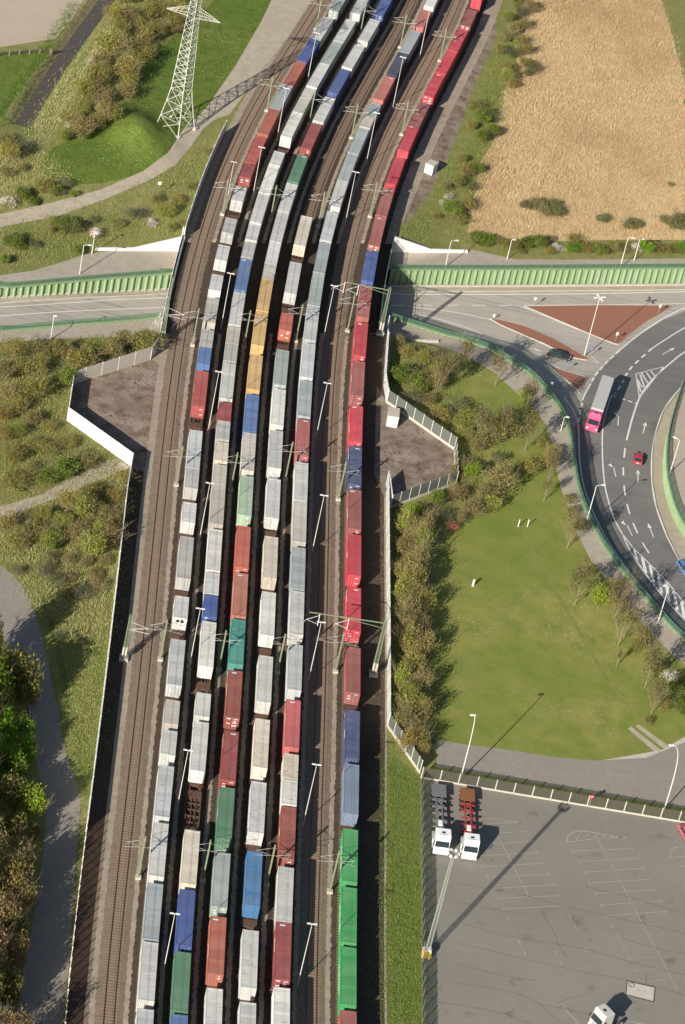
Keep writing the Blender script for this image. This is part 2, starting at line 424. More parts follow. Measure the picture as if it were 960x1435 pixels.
def glass_mat(name, col, rough=0.08):
    t = NT(name); return t.done(col, rough, 0.0, 0.6)
M['glass'] = glass_mat('window_glass', (0.02, 0.035, 0.04))
def panel_mat(name, col, alpha):
    t = NT(name)
    tr = t.n.new('ShaderNodeBsdfTransparent'); mx = t.n.new('ShaderNodeMixShader'); mx.inputs[0].default_value = alpha
    tr.inputs[0].default_value = (*[0.5+0.5*c for c in col], 1)
    t.l.new(tr.outputs[0], mx.inputs[1]); t.l.new(t.b.outputs[0], mx.inputs[2]); t.l.new(mx.outputs[0], t.out.inputs[0])
    return t.done(col, 0.25, spec=0.4)
M['clear'] = panel_mat('clear_panel', (0.22, 0.235, 0.21), 0.5)
M['tint'] = panel_mat('tinted_panel', (0.62, 0.52, 0.42), 0.05)
M['mesh'] = panel_mat('wire_mesh_panel', (0.34, 0.33, 0.28), 0.14)
M['railmesh'] = panel_mat('railing_infill', (0.13, 0.26, 0.15), 0.35)
def leaf_mat(name, trans=0.35, var=0.5, big=False):
    t = NT(name); base = t.info('Color'); p = t.pos()
    n = t.noise(p, 0.55, 3, 0.6); hs = t.n.new('ShaderNodeHueSaturation')
    g = t.n.new('ShaderNodeNewGeometry')
    v = t.math('ADD', t.rng(n, 0.3, 0.7, 1-var*0.5, 1+var*0.5), t.rng(g.outputs['Random Per Island'], 0, 1, -0.14 if big else -0.3, 0.14 if big else 0.3))
    if big: base = t.mix(t.rng(t.noise(t.map(p, (1, .6, 1)), 0.028, 5, 0.6), 0.47, 0.66, 0, 0.75), base, (0.42, 0.285, 0.14)); base = t.mix(t.rng(t.noise(p, 0.09, 4, 0.6), 0.52, 0.7, 0, 0.5), base, (0.66, 0.52, 0.34))
    t.l.new(base, hs.inputs['Color']); t.l.new(v, hs.inputs['Value'])
    t.l.new(t.rng(g.outputs['Random Per Island'], 0, 1, 0.475, 0.525), hs.inputs['Hue'])
    tl = t.n.new('ShaderNodeBsdfTranslucent'); mx = t.n.new('ShaderNodeMixShader'); mx.inputs[0].default_value = trans
    t.l.new(hs.outputs[0], tl.inputs[0]); t.l.new(t.b.outputs[0], mx.inputs[1]); t.l.new(tl.outputs[0], mx.inputs[2]); t.l.new(mx.outputs[0], t.out.inputs[0])
    return t.done(hs.outputs[0], 0.6, spec=0.2)
M['reed'] = leaf_mat('reed_stems', 0.3, 0.12, True); M['leaf'] = leaf_mat('leaves'); M['blade'] = leaf_mat('grass_blades', 0.3, 0.3)
M['twig'] = objcol('twig_bark', 0.9)
M['bark'] = paint('pale_bark', (0.34, 0.29, 0.22), 0.9, 0.4, scale=4)
# ------------------------------------------------------------------ ground, paths and roads: one sheet of land cut along their edges
def pipoly(X, Y, poly):
    inside = np.zeros(X.shape, bool); n = len(poly); j = n-1
    for i in range(n):
        xi, yi = poly[i]; xj, yj = poly[j]
        c = ((yi > Y) != (yj > Y)) & (X < (xj-xi)*(Y-yi)/((yj-yi) if yj != yi else 1e-12)+xi)
        inside ^= c; j = i
    return inside
def smooth_line(pts, closed=False, step=3):
    n = len(pts); out = []
    for i in range(n if closed else n-1):
        p0 = pts[(i-1) % n] if closed or i > 0 else pts[0]; p1 = pts[i]; p2 = pts[(i+1) % n]
        p3 = pts[(i+2) % n] if closed or i+2 < n else pts[-1]
        for k in range(step):
            t = k/step
            out.append(tuple(0.5*(2*b+(c-a)*t+(2*a-5*b+4*c-d)*t*t+(3*b-a-3*c+d)*t**3) for a, b, c, d in zip(p0, p1, p2, p3)))
    if not closed: out.append(tuple(pts[-1]))
    return out
def W(pts): return [(q.x, q.y) for q in (G(a, b) for a, b in pts)]
def WR(pts): return [(q.x, q.y) for q in (GR(a, b) for a, b in pts)]
def offs(o, ya, yb, n):
    return [tuple(track_pt(o, ya+(yb-ya)*i/n)[:2]) for i in range(n+1)]

# the cutting: north edge, south edges (tops of the retaining walls)
N_EDGE = [tuple(from_uv(*p)) for p in ((-135, 9.0), (-70, 8.4))] + W([(0, 404), (120, 393), (245, 383)]) + W([(548, 378), (700, 378), (830, 377), (960, 376)]) + [tuple(from_uv(u, 10.5)) for u in (112, 150, 185)]
S_LEFT = [tuple(from_uv(-135, -7.5))] + W([(0, 466), (87, 458), (160, 452.5), (225, 446.5)])
S_RIGHT = W([(549, 447.5), (566, 453), (598, 463), (627, 472), (656, 479), (680, 488), (703, 502), (727, 515), (750, 533), (769, 555), (785, 578), (794, 598), (800, 629), (804.5, 662), (811, 692), (822.5, 723), (843, 763), (868, 798), (893, 827.5), (922, 861), (955, 896), (1000, 934), (1060, 975)])
S_RIGHT = smooth_line(S_RIGHT, step=2)
FAR = [tuple(from_uv(185, -70)), tuple(from_uv(165, -130))]
TRENCH = S_LEFT + S_RIGHT + FAR + N_EDGE[::-1]
ISLAND = smooth_line(W([(958, 535), (948, 566), (940.5, 592), (936, 617), (934.5, 640), (936, 668.7), (943, 699), (951, 721), (964, 743), (985, 770), (1030, 800)]), step=2)
ISLAND_POLY = ISLAND + W([(1100, 790), (1150, 690), (1120, 560), (1040, 500)])
def _bis(o, v):
    a, b = 440.0, 620.0
    for _ in range(40):
        m = (a+b)/2; q = track_pt(o, m)
        if uv(q.x, q.y)[1] < v: a = m
        else: b = m
    return (a+b)/2
def corridor(oa, ob, ya, yb, n=30):
    return offs(oa, ya, yb, n) + offs(ob, yb, ya, n)
L_OUT, R_OUT, L_BR, R_BR = -6.35, 41.5, -3.55, 38.75
yS_l, yS_r = _bis(L_BR, VS), _bis(R_BR, VS); yN_l, yN_r = _bis(L_BR, VN), _bis(R_BR, VN)
LP_TOP = W([(213, 503)])[0]
SOUTH = offs(L_OUT, 215, 452, 20) + W([(181, 655), (96, 583), (105, 538), (213, 503)]) + [tuple(track_pt(L_BR, yS_l)[:2])] + [tuple(track_pt(o, _bis(o, VS))[:2]) for o in (4, 12, 20, 28, 34)] + [tuple(track_pt(R_BR, yS_r)[:2])] + offs(R_OUT, 513, 490, 3) + W([(542.7, 564), (636.5, 630.6), (638.5, 678.5), (547, 713)]) + offs(R_OUT, 461, 215, 20)
NORTH = [tuple(track_pt(L_BR, yN_l)[:2])] + offs(-3.5, yN_l+1, 780, 22) + offs(40.5, 780, 580, 18) + [tuple(track_pt(39.5, yN_r+10)[:2]), tuple(track_pt(R_BR, yN_r)[:2])] + [tuple(track_pt(o, _bis(o, VN))[:2]) for o in (34, 28, 20, 12, 4)]
PITS = [W([(181, 655), (96, 583), (105, 538), (213, 503)]) + offs(-3.4, 486, 450, 6), W([(542.7, 564), (636.5, 630.6), (638.5, 678.5), (547, 713)]) + offs(39.3, 460, 491, 6)]
SHADE_L = offs(-6.4, 215, 454, 24) + offs(-3.6, 454, 215, 24)  # wall shadow put into the ground colour; real brown soil by the tinted panels
SHADE_R = offs(37.0, 215, 520, 30) + offs(41.15, 520, 215, 30)  # right train's shadow carried on to the wall as dark ground colour
DIRTR = offs(37.2, 556, 780, 16) + [(q.x, q.y) for q in (P(735, -60), P(690, 0), P(697, 40), P(690, 70), P(668, 110), P(655, 150), P(640, 190), P(615, 250), P(585, 295), P(560, 318))]
p_ring_out = WR([(1080, 395), (1010, 415), (960, 436), (930, 448), (895, 470), (865, 495), (838, 521), (820, 551), (810, 577), (806, 600), (808, 640), (812, 672), (818, 696), (830, 724), (851, 763), (878, 801), (902, 830), (930, 862), (960, 893), (1010, 935), (1060, 970)])
p_ring_in = WR([(1040, 790), (985, 785), (955, 792), (935, 752), (920, 711), (914, 677), (914, 640), (916, 615), (930, 575), (960, 537), (1010, 500), (1080, 470)])
REG = [   # name, material, polygon; first match wins
 ('water', 'water', None), ('ditch_bank', 'bank', None),
 ('plaza', 'plaza', ISLAND_POLY),
 ('parking_lot', 'parking', W([(589, 1088), (700, 1106), (830, 1128), (965, 1151), (1120, 1178), (1200, 1560), (592, 1560)])),
 ('service_road', 'lane', W([(612, 1036), (650, 1043), (700, 1049), (770, 1060), (830, 1066), (905, 1062), (960, 1040), (1060, 990), (1110, 1160), (965, 1133), (830, 1111), (700, 1089), (612, 1074)])),
 ('path', 'concrete', W([(840, 1066), (905, 1055), (930, 1050), (960, 1032), (1060, 985), (1062, 1020), (960, 1062), (893, 1078), (848, 1073)])),
 ('path', 'trail', smooth_line(W([(733, 748), (745, 775), (768, 815), (800, 870), (840, 940), (884, 1000), (888, 998), (845, 938), (805, 868), (773, 813), (750, 773), (737, 747)]), True, 1)), ('path', 'dirt', W([(880, 1021), (884, 1018), (925, 1050), (918, 1054)])), ('path', 'dirt', W([(891, 1018), (895, 1015), (938, 1046), (931, 1050)])),
 ('pavement', 'paving', smooth_line(W([(549, 448), (566, 453.5), (598, 463.5), (627, 472.5), (656, 479.5), (680, 488.5), (703, 502.5), (727, 515.5), (750, 533.5), (769, 555.5), (785, 578.5), (794, 598.5), (800, 629), (804.5, 662), (811, 692), (822.5, 723), (843, 763), (868, 798), (893, 827.5), (922, 861), (955, 896), (1000, 934), (1060, 975), (1060, 1000), (985, 950), (940, 915), (905, 880), (878, 848), (850, 812), (828, 785), (808, 745), (797, 712), (788, 690), (780, 660), (777, 630), (765, 595), (745, 568), (718, 545), (690, 520), (655, 500), (638, 492), (582, 478), (549, 468)]), True, 1)),
 ('path', 'paving', W([(-60, 404), (0, 386), (48, 379), (85, 368), (120, 356), (153, 352)]) + [tuple(from_uv(u, VN)) for u in (-33, -22)] + [tuple(from_uv(u, VN)) for u in (10, 19)] + W([(548, 353), (600, 353), (648, 349), (672, 352), (720, 363), (800, 364), (960, 362), (1150, 358)]) + [tuple(from_uv(150, 10.6))] + W([(960, 377), (700, 379), (548, 379)]) + [tuple(from_uv(19, 9)), tuple(from_uv(-24, 8.5))] + W([(245, 384), (120, 394), (0, 405), (-60, 412)])),
 ('path', 'paving', W([(-60, 471), (0, 465.5), (87, 457.5), (160, 452), (225, 446)]) + [tuple(from_uv(-20, -8)), tuple(from_uv(20, -8))] + W([(549, 447), (549, 468)]) + [tuple(from_uv(18, VS)), tuple(from_uv(-24, VS))] + W([(212, 466), (170, 472), (90, 474), (0, 480), (-60, 487)])),
 ('gravel_yard', 'pit', PITS[0]), ('gravel_yard', 'pit', PITS[1]),
 ('dirt_track', 'dirt', smooth_line(W([(-90, 313), (0, 300), (60, 287), (140, 266), (200, 240), (235, 215), (252, 188), (290, 150), (330, 92), (365, 32), (395, -30), (440, -110), (520, -110), (455, -20), (425, 20), (400, 58), (368, 95), (345, 128), (322, 160), (300, 168), (285, 180), (268, 205), (245, 232), (210, 252), (150, 278), (80, 303), (0, 318), (-90, 333)]), True, 1)),
 ('cinder_shade_strip', 'shade_cinder', SHADE_L), ('cinder_shade_strip', 'shade_cinder', SHADE_R),
 ('railway_ground', 'gravel', SOUTH), ('railway_ground', 'gravel', NORTH),
 ('dirt_track', 'pit', DIRTR),
 ('lane', 'lane', smooth_line(W([(-60, 770), (0, 792), (30, 820), (50, 860), (65, 920), (80, 990), (93, 1060), (108, 1100), (112, 1135), (105, 1225), (97, 1340), (85, 1450), (76, 1560), (0, 1560), (18, 1450), (40, 1330), (55, 1240), (65, 1145), (60, 1100), (48, 1060), (42, 1010), (35, 960), (17, 920), (0, 887), (-60, 850)]), True, 2)),
 ('path', 'dirt', smooth_line(W([(-60, 745), (0, 710), (60, 692), (110, 663), (150, 645), (181, 641), (181, 656), (150, 668), (100, 690), (60, 705), (0, 728), (-60, 765)]), True, 1)),
 ('ditch_bank', 'bank', smooth_line(W([(0, 640), (14, 590), (32, 545), (60, 497), (80, 492), (66, 530), (48, 570), (38, 620), (20, 660)]), True, 2)),
 ('field', 'field', W([(-300, -150), (190, -150), (119, 0), (104, 22), (78, 54), (40, 60), (0, 66), (-300, 95)])),
 ('verge', 'verge', W([(539, 1052), (545, 1054), (589, 1086), (592, 1560), (538, 1560)])),
 ('reed_bed', 'reedbed', smooth_line(W([(742, -120), (741, 0), (733, 60), (722, 95), (712, 115), (705, 135), (697, 190), (672, 230), (662, 290), (655, 325), (700, 333), (780, 338), (860, 336), (960, 336), (1150, 330), (1150, 200), (985, 140), (958, 110), (945, 60), (927, 0), (900, -120)]), True, 1)),
 ('meadow', 'grass', smooth_line(W([(375, -120), (300, 0), (262, 40), (225, 65), (190, 112), (160, 165), (120, 190), (72, 208), (55, 238), (85, 254), (120, 258), (165, 252), (212, 235), (240, 205), (252, 188), (290, 150), (330, 92), (365, 32), (395, -30), (440, -120)]), True, 2)),
 ('meadow', 'grass', W([(-200, 75), (0, 73), (50, 70), (78, 60), (100, 35), (122, 8), (150, -40), (170, -40), (130, 20), (90, 70), (50, 125), (20, 165), (-200, 205)])),
 ('meadow', 'mown', smooth_line(W([(600, 505), (650, 500), (700, 525), (745, 570), (776, 630), (787, 690), (808, 745), (828, 785), (850, 812), (878, 848), (905, 880), (940, 915), (985, 950), (1050, 995), (960, 1040), (905, 1060), (830, 1066), (770, 1060), (700, 1049), (650, 1043), (612, 1036), (604, 1000), (606, 900), (610, 780), (640, 735), (680, 700), (640, 640), (610, 590)]), True, 1)),
 ('meadow', 'verge', smooth_line(W([(60, 850), (75, 905), (92, 985), (106, 1050), (120, 1125), (127, 1110), (135, 1040), (150, 920), (160, 830), (152, 815), (140, 900), (126, 990), (112, 1030), (100, 985), (88, 920), (76, 865)]), True, 1)),
]
XLO, XHI, YLO, YHI = -190.0, 190.0, 240.0, 790.0
polys = []
for nm, mt, pl in REG:
    if nm == 'water':
        pl = [];  r2 = []
        for i, (x, y) in enumerate(DITCH):
            a = DITCH[max(i-1, 0)]; b = DITCH[min(i+1, len(DITCH)-1)]; d = Vector((b[0]-a[0], b[1]-a[1])).normalized()
            pl.append((x-d.y*DHW, y+d.x*DHW)); r2.append((x+d.y*DHW, y-d.x*DHW))
        WATER = pl + r2[::-1]; pl = WATER
    elif nm == 'ditch_bank':
        pl = [];  r2 = []
        for i, (x, y) in enumerate(DITCH):
            a = DITCH[max(i-1, 0)]; b = DITCH[min(i+1, len(DITCH)-1)]; d = Vector((b[0]-a[0], b[1]-a[1])).normalized()
            k = 2.0+1.3*math.sin(i*1.7)
            pl.append((x, y)); r2.append((x+d.y*(DHW+1.2+k*0.5), y-d.x*(DHW+1.2+k*0.5)))
        pl = pl + r2[::-1]
    polys.append((nm, mt, [tuple(p) for p in pl]))

def cdt_sheet(polylist, lines, grid, zfn, outer):
    pts, edges = [], []
    def add_loop(pl, closed):
        i0 = len(pts); n = len(pl)
        for a in pl: pts.append(Vector(a))
        for k in range(n if closed else n-1): edges.append((i0+k, i0+(k+1) % n))
    for pl in polylist: add_loop(pl, True)
    for ln in lines: add_loop(ln, False)
    for g in grid: pts.append(Vector(g))
    for a in outer: pts.append(Vector(a))
    v, e, f, *_ = delaunay_2d_cdt(pts, edges, [], 0, 1e-4)
    V = np.array([(p[0], p[1]) for p in v]); Fc = np.array([t for t in f if len(t) == 3])
    return V, Fc
grid = []
x = XLO
while x <= XHI:
    y = YLO
    while y <= YHI:
        grid.append((x+rnd.uniform(-.8, .8), y+rnd.uniform(-.8, .8))); y += 6.0
    x += 6.0
for i in range(-12, 13):
    for j in range(-14, 15): grid.append((MOUND.x+i*1.4+rnd.uniform(-.2, .2), MOUND.y+j*1.4+rnd.uniform(-.2, .2)))
for i in range(0, 30):
    for v in (VN+1.5, VN+4, VN+8, VN+13, VN+20, VN+28, VS-1.5, VS-4, VS-7):
        grid.append(tuple(from_uv(-62+i*4.1, v)))
lines = []
for ua, ub, v in ((-36, 48, VN), (-36, 48, VN+0.35), (-30, 31, VS), (-30, 31, VS-0.35)):
    n = 24; lines.append([tuple(from_uv(ua+(ub-ua)*k/n, v)) for k in range(n+1)])
for k in (DHW+0.8, DHW+1.7):
    for sg in (1, -1):
        ln = []
        for i, (x, y) in enumerate(DITCH):
            a = DITCH[max(i-1, 0)]; b = DITCH[min(i+1, len(DITCH)-1)]; d = Vector((b[0]-a[0], b[1]-a[1])).normalized()
            ln.append((x-sg*d.y*k, y+sg*d.x*k))
        lines.append(ln)
outer = [(sx*a, sy) for a in (300, 700, 1500) for sx in (-1, 1) for sy in (-700, 0, 240, 520, 790, 1300, 2200)]
V, Fc = cdt_sheet([p[2] for p in polys] + [TRENCH], lines, grid, T, outer)
cen = V[Fc].mean(axis=1)
cx, cy = cen[:, 0], cen[:, 1]
lab = np.full(len(Fc), -1); free = np.ones(len(Fc), bool)
isl = pipoly(cx, cy, ISLAND_POLY); trn = pipoly(cx, cy, TRENCH) & ~isl
free &= ~trn
for i, (nm, mt, pl) in enumerate(polys):
    hit = free & pipoly(cx, cy, pl); lab[hit] = i; free &= ~hit
Z = np.array([T(a, b) if (XLO-5 < a < XHI+5 and YLO-5 < b < YHI+5) else 0.0 for a, b in V])
def sheet(name, mat, Fsub, Vxy, Zv, dz=0.0):
    used, inv = np.unique(Fsub.ravel(), return_inverse=True)
    me = bpy.data.meshes.new(name)
    vv = np.column_stack([Vxy[used], Zv[used]+dz]); ff = inv.reshape(-1, 3)
    a, b, c = vv[ff[:, 0]], vv[ff[:, 1]], vv[ff[:, 2]]
    fl = ((b-a)[:, 0]*(c-a)[:, 1]-(b-a)[:, 1]*(c-a)[:, 0]) < 0
    ff[fl] = ff[fl][:, ::-1]
    me.from_pydata(vv.tolist(), [], ff.tolist()); me.materials.append(mat); me.update()
    me.polygons.foreach_set('use_smooth', [True]*len(me.polygons))
    o = link(bpy.data.objects.new(name, me)); o['kind'] = 'structure'; return o
sheet('ground', M['scrub'], Fc[(lab < 0) & ~trn], V, Z)
groups = {}
for i, (nm, mt, pl) in enumerate(polys): groups.setdefault((nm, mt), []).append(i)
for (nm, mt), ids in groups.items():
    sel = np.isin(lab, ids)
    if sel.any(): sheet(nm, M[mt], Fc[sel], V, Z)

# road in the cutting
def ribbon_px(pts, zf, wd): pass
isl1 = WR([(735, 429.5), (842, 428), (945, 428.5), (930, 438), (905, 452), (882, 470), (868, 483), (862, 482.5), (800, 457)])
isl2 = smooth_line(WR([(686, 446.5), (700, 448), (735, 457), (775, 474), (803, 490), (826, 503), (822, 505), (800, 501), (765, 483), (730, 468), (700, 455)]), True, 1)
isl3 = WR([(767, 511), (790, 520), (822, 529), (818, 537), (811, 548), (790, 530)])
RREG = [('traffic_island', 'brick', isl1), ('traffic_island', 'brick', isl2), ('traffic_island', 'brick', isl3),
        ('road', 'ring', p_ring_out + p_ring_in),
        ('road_verge', 'dirt', p_ring_in + [tuple(from_uv(120, -60))]),
        ('pavement', 'paving', WR([(-80, 428), (0, 418), (120, 410), (239, 405)]) + WR([(545, 402), (700, 402), (830, 401), (960, 400), (1100, 398)]) + WR([(1100, 404), (960, 406), (830, 407.5), (700, 408.5), (545, 408.5)]) + WR([(239, 411), (120, 417), (0, 425), (-80, 434)]))]
rg = []
u = -135.0
while u < 190:
    v = -135.0
    while v < 14: rg.append(tuple(from_uv(u+rnd.uniform(-.3, .3), v+rnd.uniform(-.3, .3)))); v += 3.0
    u += 3.0
VR, FR = cdt_sheet([p[2] for p in RREG] + [TRENCH, ISLAND_POLY], [], rg, Zr, [])
c2 = VR[FR].mean(axis=1); keep = pipoly(c2[:, 0], c2[:, 1], TRENCH) & ~pipoly(c2[:, 0], c2[:, 1], ISLAND_POLY)
FR, c2 = FR[keep], c2[keep]
ZRv = np.array([Zr(a, b) for a, b in VR])
lr = np.full(len(FR), -1); fr = np.ones(len(FR), bool)
for i, (nm, mt, pl) in enumerate(RREG):
    h = fr & pipoly(c2[:, 0], c2[:, 1], pl); lr[h] = i; fr &= ~h
sheet('road', M['worn'], FR[lr < 0], VR, ZRv)
sheet('road', M['ring'], FR[lr == 3], VR, ZRv)
sheet('road_verge', M['dirt'], FR[lr == 4], VR, ZRv)
sheet('pavement', M['paving'], FR[lr == 5], VR, ZRv, 0.12)
for i in range(3): sheet('traffic_island', M['brick'], FR[lr == i], VR, ZRv, 0.12)
def resample(pts, step):
    out = [Vector(pts[0])]; acc = 0.0
    for a, b in zip(pts[:-1], pts[1:]):
        a = Vector(a); b = Vector(b); L = (b-a).length
        if L < 1e-6: continue
        d = (b-a)/L; s = step-acc
        while s <= L: out.append(a+d*s); s += step
        acc = L-(s-step)
    if (out[-1]-Vector(pts[-1])).length > 0.05: out.append(Vector(pts[-1]))
    return out
def ribbon(mb, pts, wd, zf, dz, dash=None):
    line = resample(pts, 0.5); n = len(line)
    for i in range(n-1):
        if dash and ((i*0.5) % (dash[0]+dash[1])) >= dash[0]: continue
        a, b = line[i], line[i+1]; d0 = (line[min(i+1, n-1)]-line[max(i-1, 0)]).normalized(); d1 = (line[min(i+2, n-1)]-line[i]).normalized()
        q = []
        for p, d in ((a, d0), (b, d1)):
            for s in (-1, 1):
                X, Y = p.x-d.y*s*wd/2, p.y+d.x*s*wd/2; q.append((X, Y, zf(X, Y)+dz))
        mb.face((q[0], q[2], q[3], q[1]))
kb = MB()       # kerbs round the islands and along the pavement
for pl in (isl1, isl2, isl3):
    ln = resample([Vector(p) for p in pl]+[Vector(pl[0])], 1.0)
    for a, b in zip(ln[:-1], ln[1:]): kb.bar((a.x, a.y, Zr(a.x, a.y)+0.05), (b.x, b.y, Zr(b.x, b.y)+0.05), 0.16, 0.2)
ln = resample([Vector(p) for p in WR([(-80, 434), (0, 425), (120, 417), (239, 411)]) + WR([(545, 408.5), (700, 408.5), (830, 407.5), (960, 406), (1100, 404)])], 2.0)
for a, b in zip(ln[:-1], ln[1:]): kb.bar((a.x, a.y, Zr(a.x, a.y)+0.05), (b.x, b.y, Zr(b.x, b.y)+0.05), 0.16, 0.2)
ln = resample([Vector(p) for p in p_ring_in], 1.0)
for a, b in zip(ln[:-1], ln[1:]): kb.bar((a.x, a.y, Zr(a.x, a.y)+0.05), (b.x, b.y, Zr(b.x, b.y)+0.05), 0.16, 0.2)
tag(kb.build('kerb', M['concrete']), kind='structure')

mk = MB()
def rl(px, wd=0.16, dash=None, sm=2):
    wd *= 1.35
    ribbon(mk, smooth_line(WR(px), step=4) if sm and len(px) > 2 else WR(px), wd, Zr, 0.02, dash)
rl([(-60, 448), (0, 443), (85, 437), (160, 433.5), (235, 430.5)], 0.18); rl([(-60, 433), (0, 430.5), (90, 425), (160, 420), (239, 417)], 0.18)
rl([(548, 412), (650, 412.5), (800, 412), (960, 409), (1080, 406)], 0.22); rl([(548, 427.5), (735, 428)], 0.16, (3, 3)); rl([(735, 428), (845, 427), (960, 425.5)], 0.14)
rl([(548, 428), (575, 430), (640, 438), (690, 449), (720, 458)], 0.16); rl([(586, 441), (610, 446), (650, 458), (700, 478), (740, 495), (790, 520), (812, 552)], 0.16)
rl([(650, 466), (678, 476)], 0.25); rl([(700, 497), (715, 502)], 0.2); rl([(687, 446), (720, 462), (760, 482), (800, 503)], 0.12)
rl([(826, 503), (840, 509), (828, 499)], 0.14, sm=0); rl([(730, 430), (800, 458), (868, 484)], 0.12)
rl([(960, 431), (930, 446), (898, 467), (868, 491)], 0.22); rl([(868, 491), (850, 508), (835, 525), (828, 538)], 0.32, (1.6, 1.4)); rl([(828, 538), (822, 548), (816, 561)], 0.22); rl([(816, 565), (812, 580), (811, 592)], 0.32, (1.6, 1.4))
rl([(790, 556), (802, 573), (809, 590), (811, 610), (812, 640), (816, 672), (822, 694), (833, 722), (853, 760), (880, 799), (904, 828), (932, 860), (958, 886), (1010, 930)], 0.24)
rl([(960, 459), (940, 471), (914, 488)], 0.2); rl([(914, 488), (895, 505), (880, 521), (870, 540), (862, 552)], 0.28, (1.8, 1.6)); rl([(857, 554), (893, 566)], 0.3, (0.9, 0.7), 0)
rl([(857, 554), (850, 575), (845, 597), (844, 630), (846, 666), (850, 692), (860, 725), (872, 748)], 0.2)
rl([(1000, 470), (960, 493), (943, 506), (920, 526), (900, 550), (888, 580), (878, 617)], 0.26); rl([(876, 628), (873.5, 655), (875, 685), (880, 712), (888, 735), (900, 760), (916, 785)], 0.24, (3.4, 3.2))
rl([(1000, 512), (975, 523), (960, 537), (935, 567), (922, 596), (914, 635), (914, 677), (920, 711), (935, 752), (956, 790), (985, 830)], 0.24)
# painted triangles and the striped splitter
rl([(891, 524), (930, 514), (905, 546), (896, 557), (891, 524)], 0.16, sm=0)
for a, b in (((892, 530), (900, 543)), ((894, 536), (898, 549)), ((899, 523), (908, 537)), ((906, 522), (913, 532)), ((912, 520), (918, 527)), ((897, 525), (904, 545))): rl([a, b], 0.25, sm=0)
rl([(872, 748), (888, 768), (915, 795), (937, 818), (960, 846), (1000, 890)], 0.18); rl([(872, 748), (885, 775), (915, 818), (938, 846), (958, 866), (990, 898)], 0.18)
for a, b in (((889, 769), (892, 785)), ((900, 781), (905, 803)), ((911, 792), (916, 818)), ((922, 803), (927, 831)), ((933, 816), (938, 843)), ((944, 828), (949, 855)), ((955, 842), (959, 866)), ((968, 855), (972, 879))): rl([a, b], 0.42, sm=0)
def arrow(tail, head, bend=0.0):
    a = Vector(WR([tail])[0]); b = Vector(WR([head])[0]); d = (b-a).normalized(); n = Vector((-d.y, d.x)); L = (b-a).length
    def q(f, s): p = a+d*(f*L)+n*s; return (p.x, p.y, Zr(p.x, p.y)+0.022)
    mk.face((q(0, -.1), q(.7, -.1), q(.7, .1), q(0, .1)))
    if bend == 0: mk.face((q(.66, -.42), q(1, 0), q(.66, .42)))
    else:
        mk.face((q(.66, -.1), q(.82, bend*.6-.0), q(.92, bend*.6), q(.7, .1))); mk.face((q(.7, bend*.45), q(.86, bend*1.5), q(1.02, bend*.5)))
arrow((866, 597), (867, 578), 0.7); arrow((901, 608), (905, 591)); arrow((863, 668), (859, 650), 0.7); arrow((894, 676), (894, 658)); arrow((886, 751), (876, 730), 0.7); arrow((916, 753), (908, 733)); arrow((928, 497), (946, 487)); arrow((728, 481), (760, 493)); 
tag(mk.build('road_marking', M['line']), kind='structure')

# yard markings and cracks
zp = lambda x, y: 0.0
pm = MB(); tm = MB()
def yl(pts, wd=0.12, mb=pm, dash=None):
    ribbon(mb, W([(640+a/3, 1140+b/3) for a, b in pts]), wd, zp, 0.008, dash)
yl([(165, 78), (305, 352)])
for a, b in (((130, 42), (275, 37)), ((95, 87), (293, 75)), ((80, 133), (318, 116)), ((88, 178), (340, 165)), ((105, 222), (365, 210)), ((128, 268), (387, 255)), ((150, 315), (410, 300)), ((172, 357), (433, 345)), ((195, 402), (455, 388)), ((535, 247), (785, 230)), ((557, 292), (808, 277)), ((580, 338), (832, 320)), ((605, 385), (857, 367)), ((628, 430), (880, 412)), ((512, 203), (765, 188)), ((488, 158), (740, 148))):
    yl([a, b], 0.10)
    for p in (a, b): yl([(p[0]-4, p[1]-9), (p[0]+5, p[1]+9)], 0.10)
for p in ((220, 448), (243, 497), (265, 543), (288, 588), (653, 470), (680, 520), (702, 565), (725, 610), (750, 662), (770, 705), (476, 432), (500, 480), (545, 575), (440, 630), (418, 585)): yl([(p[0]-5, p[1]-10), (p[0]+5, p[1]+10)], 0.12)
yl([(590, 100), (640, 195), (712, 330), (780, 462), (830, 558), (870, 630), (928, 742)], 0.10); yl([(730, 610), (860, 600)], 0.06); yl([(770, 708), (900, 698)], 0.07); yl([(750, 660), (870, 650)], 0.05)
yl([(465, 122), (466, 100), (480, 82), (510, 74), (545, 75), (600, 84), (660, 95), (715, 106)], 0.16); yl([(466, 121), (530, 112), (600, 106), (712, 100)], 0.13)
for i in range(6): yl([(500+i*36, 116-i*3), (522+i*34, 80+i*4)], 0.11)
yl([(905, 188), (897, 165), (910, 146), (935, 138), (1000, 145)], 0.14); yl([(905, 186), (1000, 176)], 0.11); yl([(925, 222), (1000, 224)], 0.12)
yl([(80, 35), (110, 22), (150, 20), (200, 28), (275, 38)], 0.12)
yl([(440, 808), (520, 890), (600, 975)], 0.2); yl([(440, 808), (452, 815)], 0.25); yl([(690, 866), (752, 880), (900, 905)], 0.2)
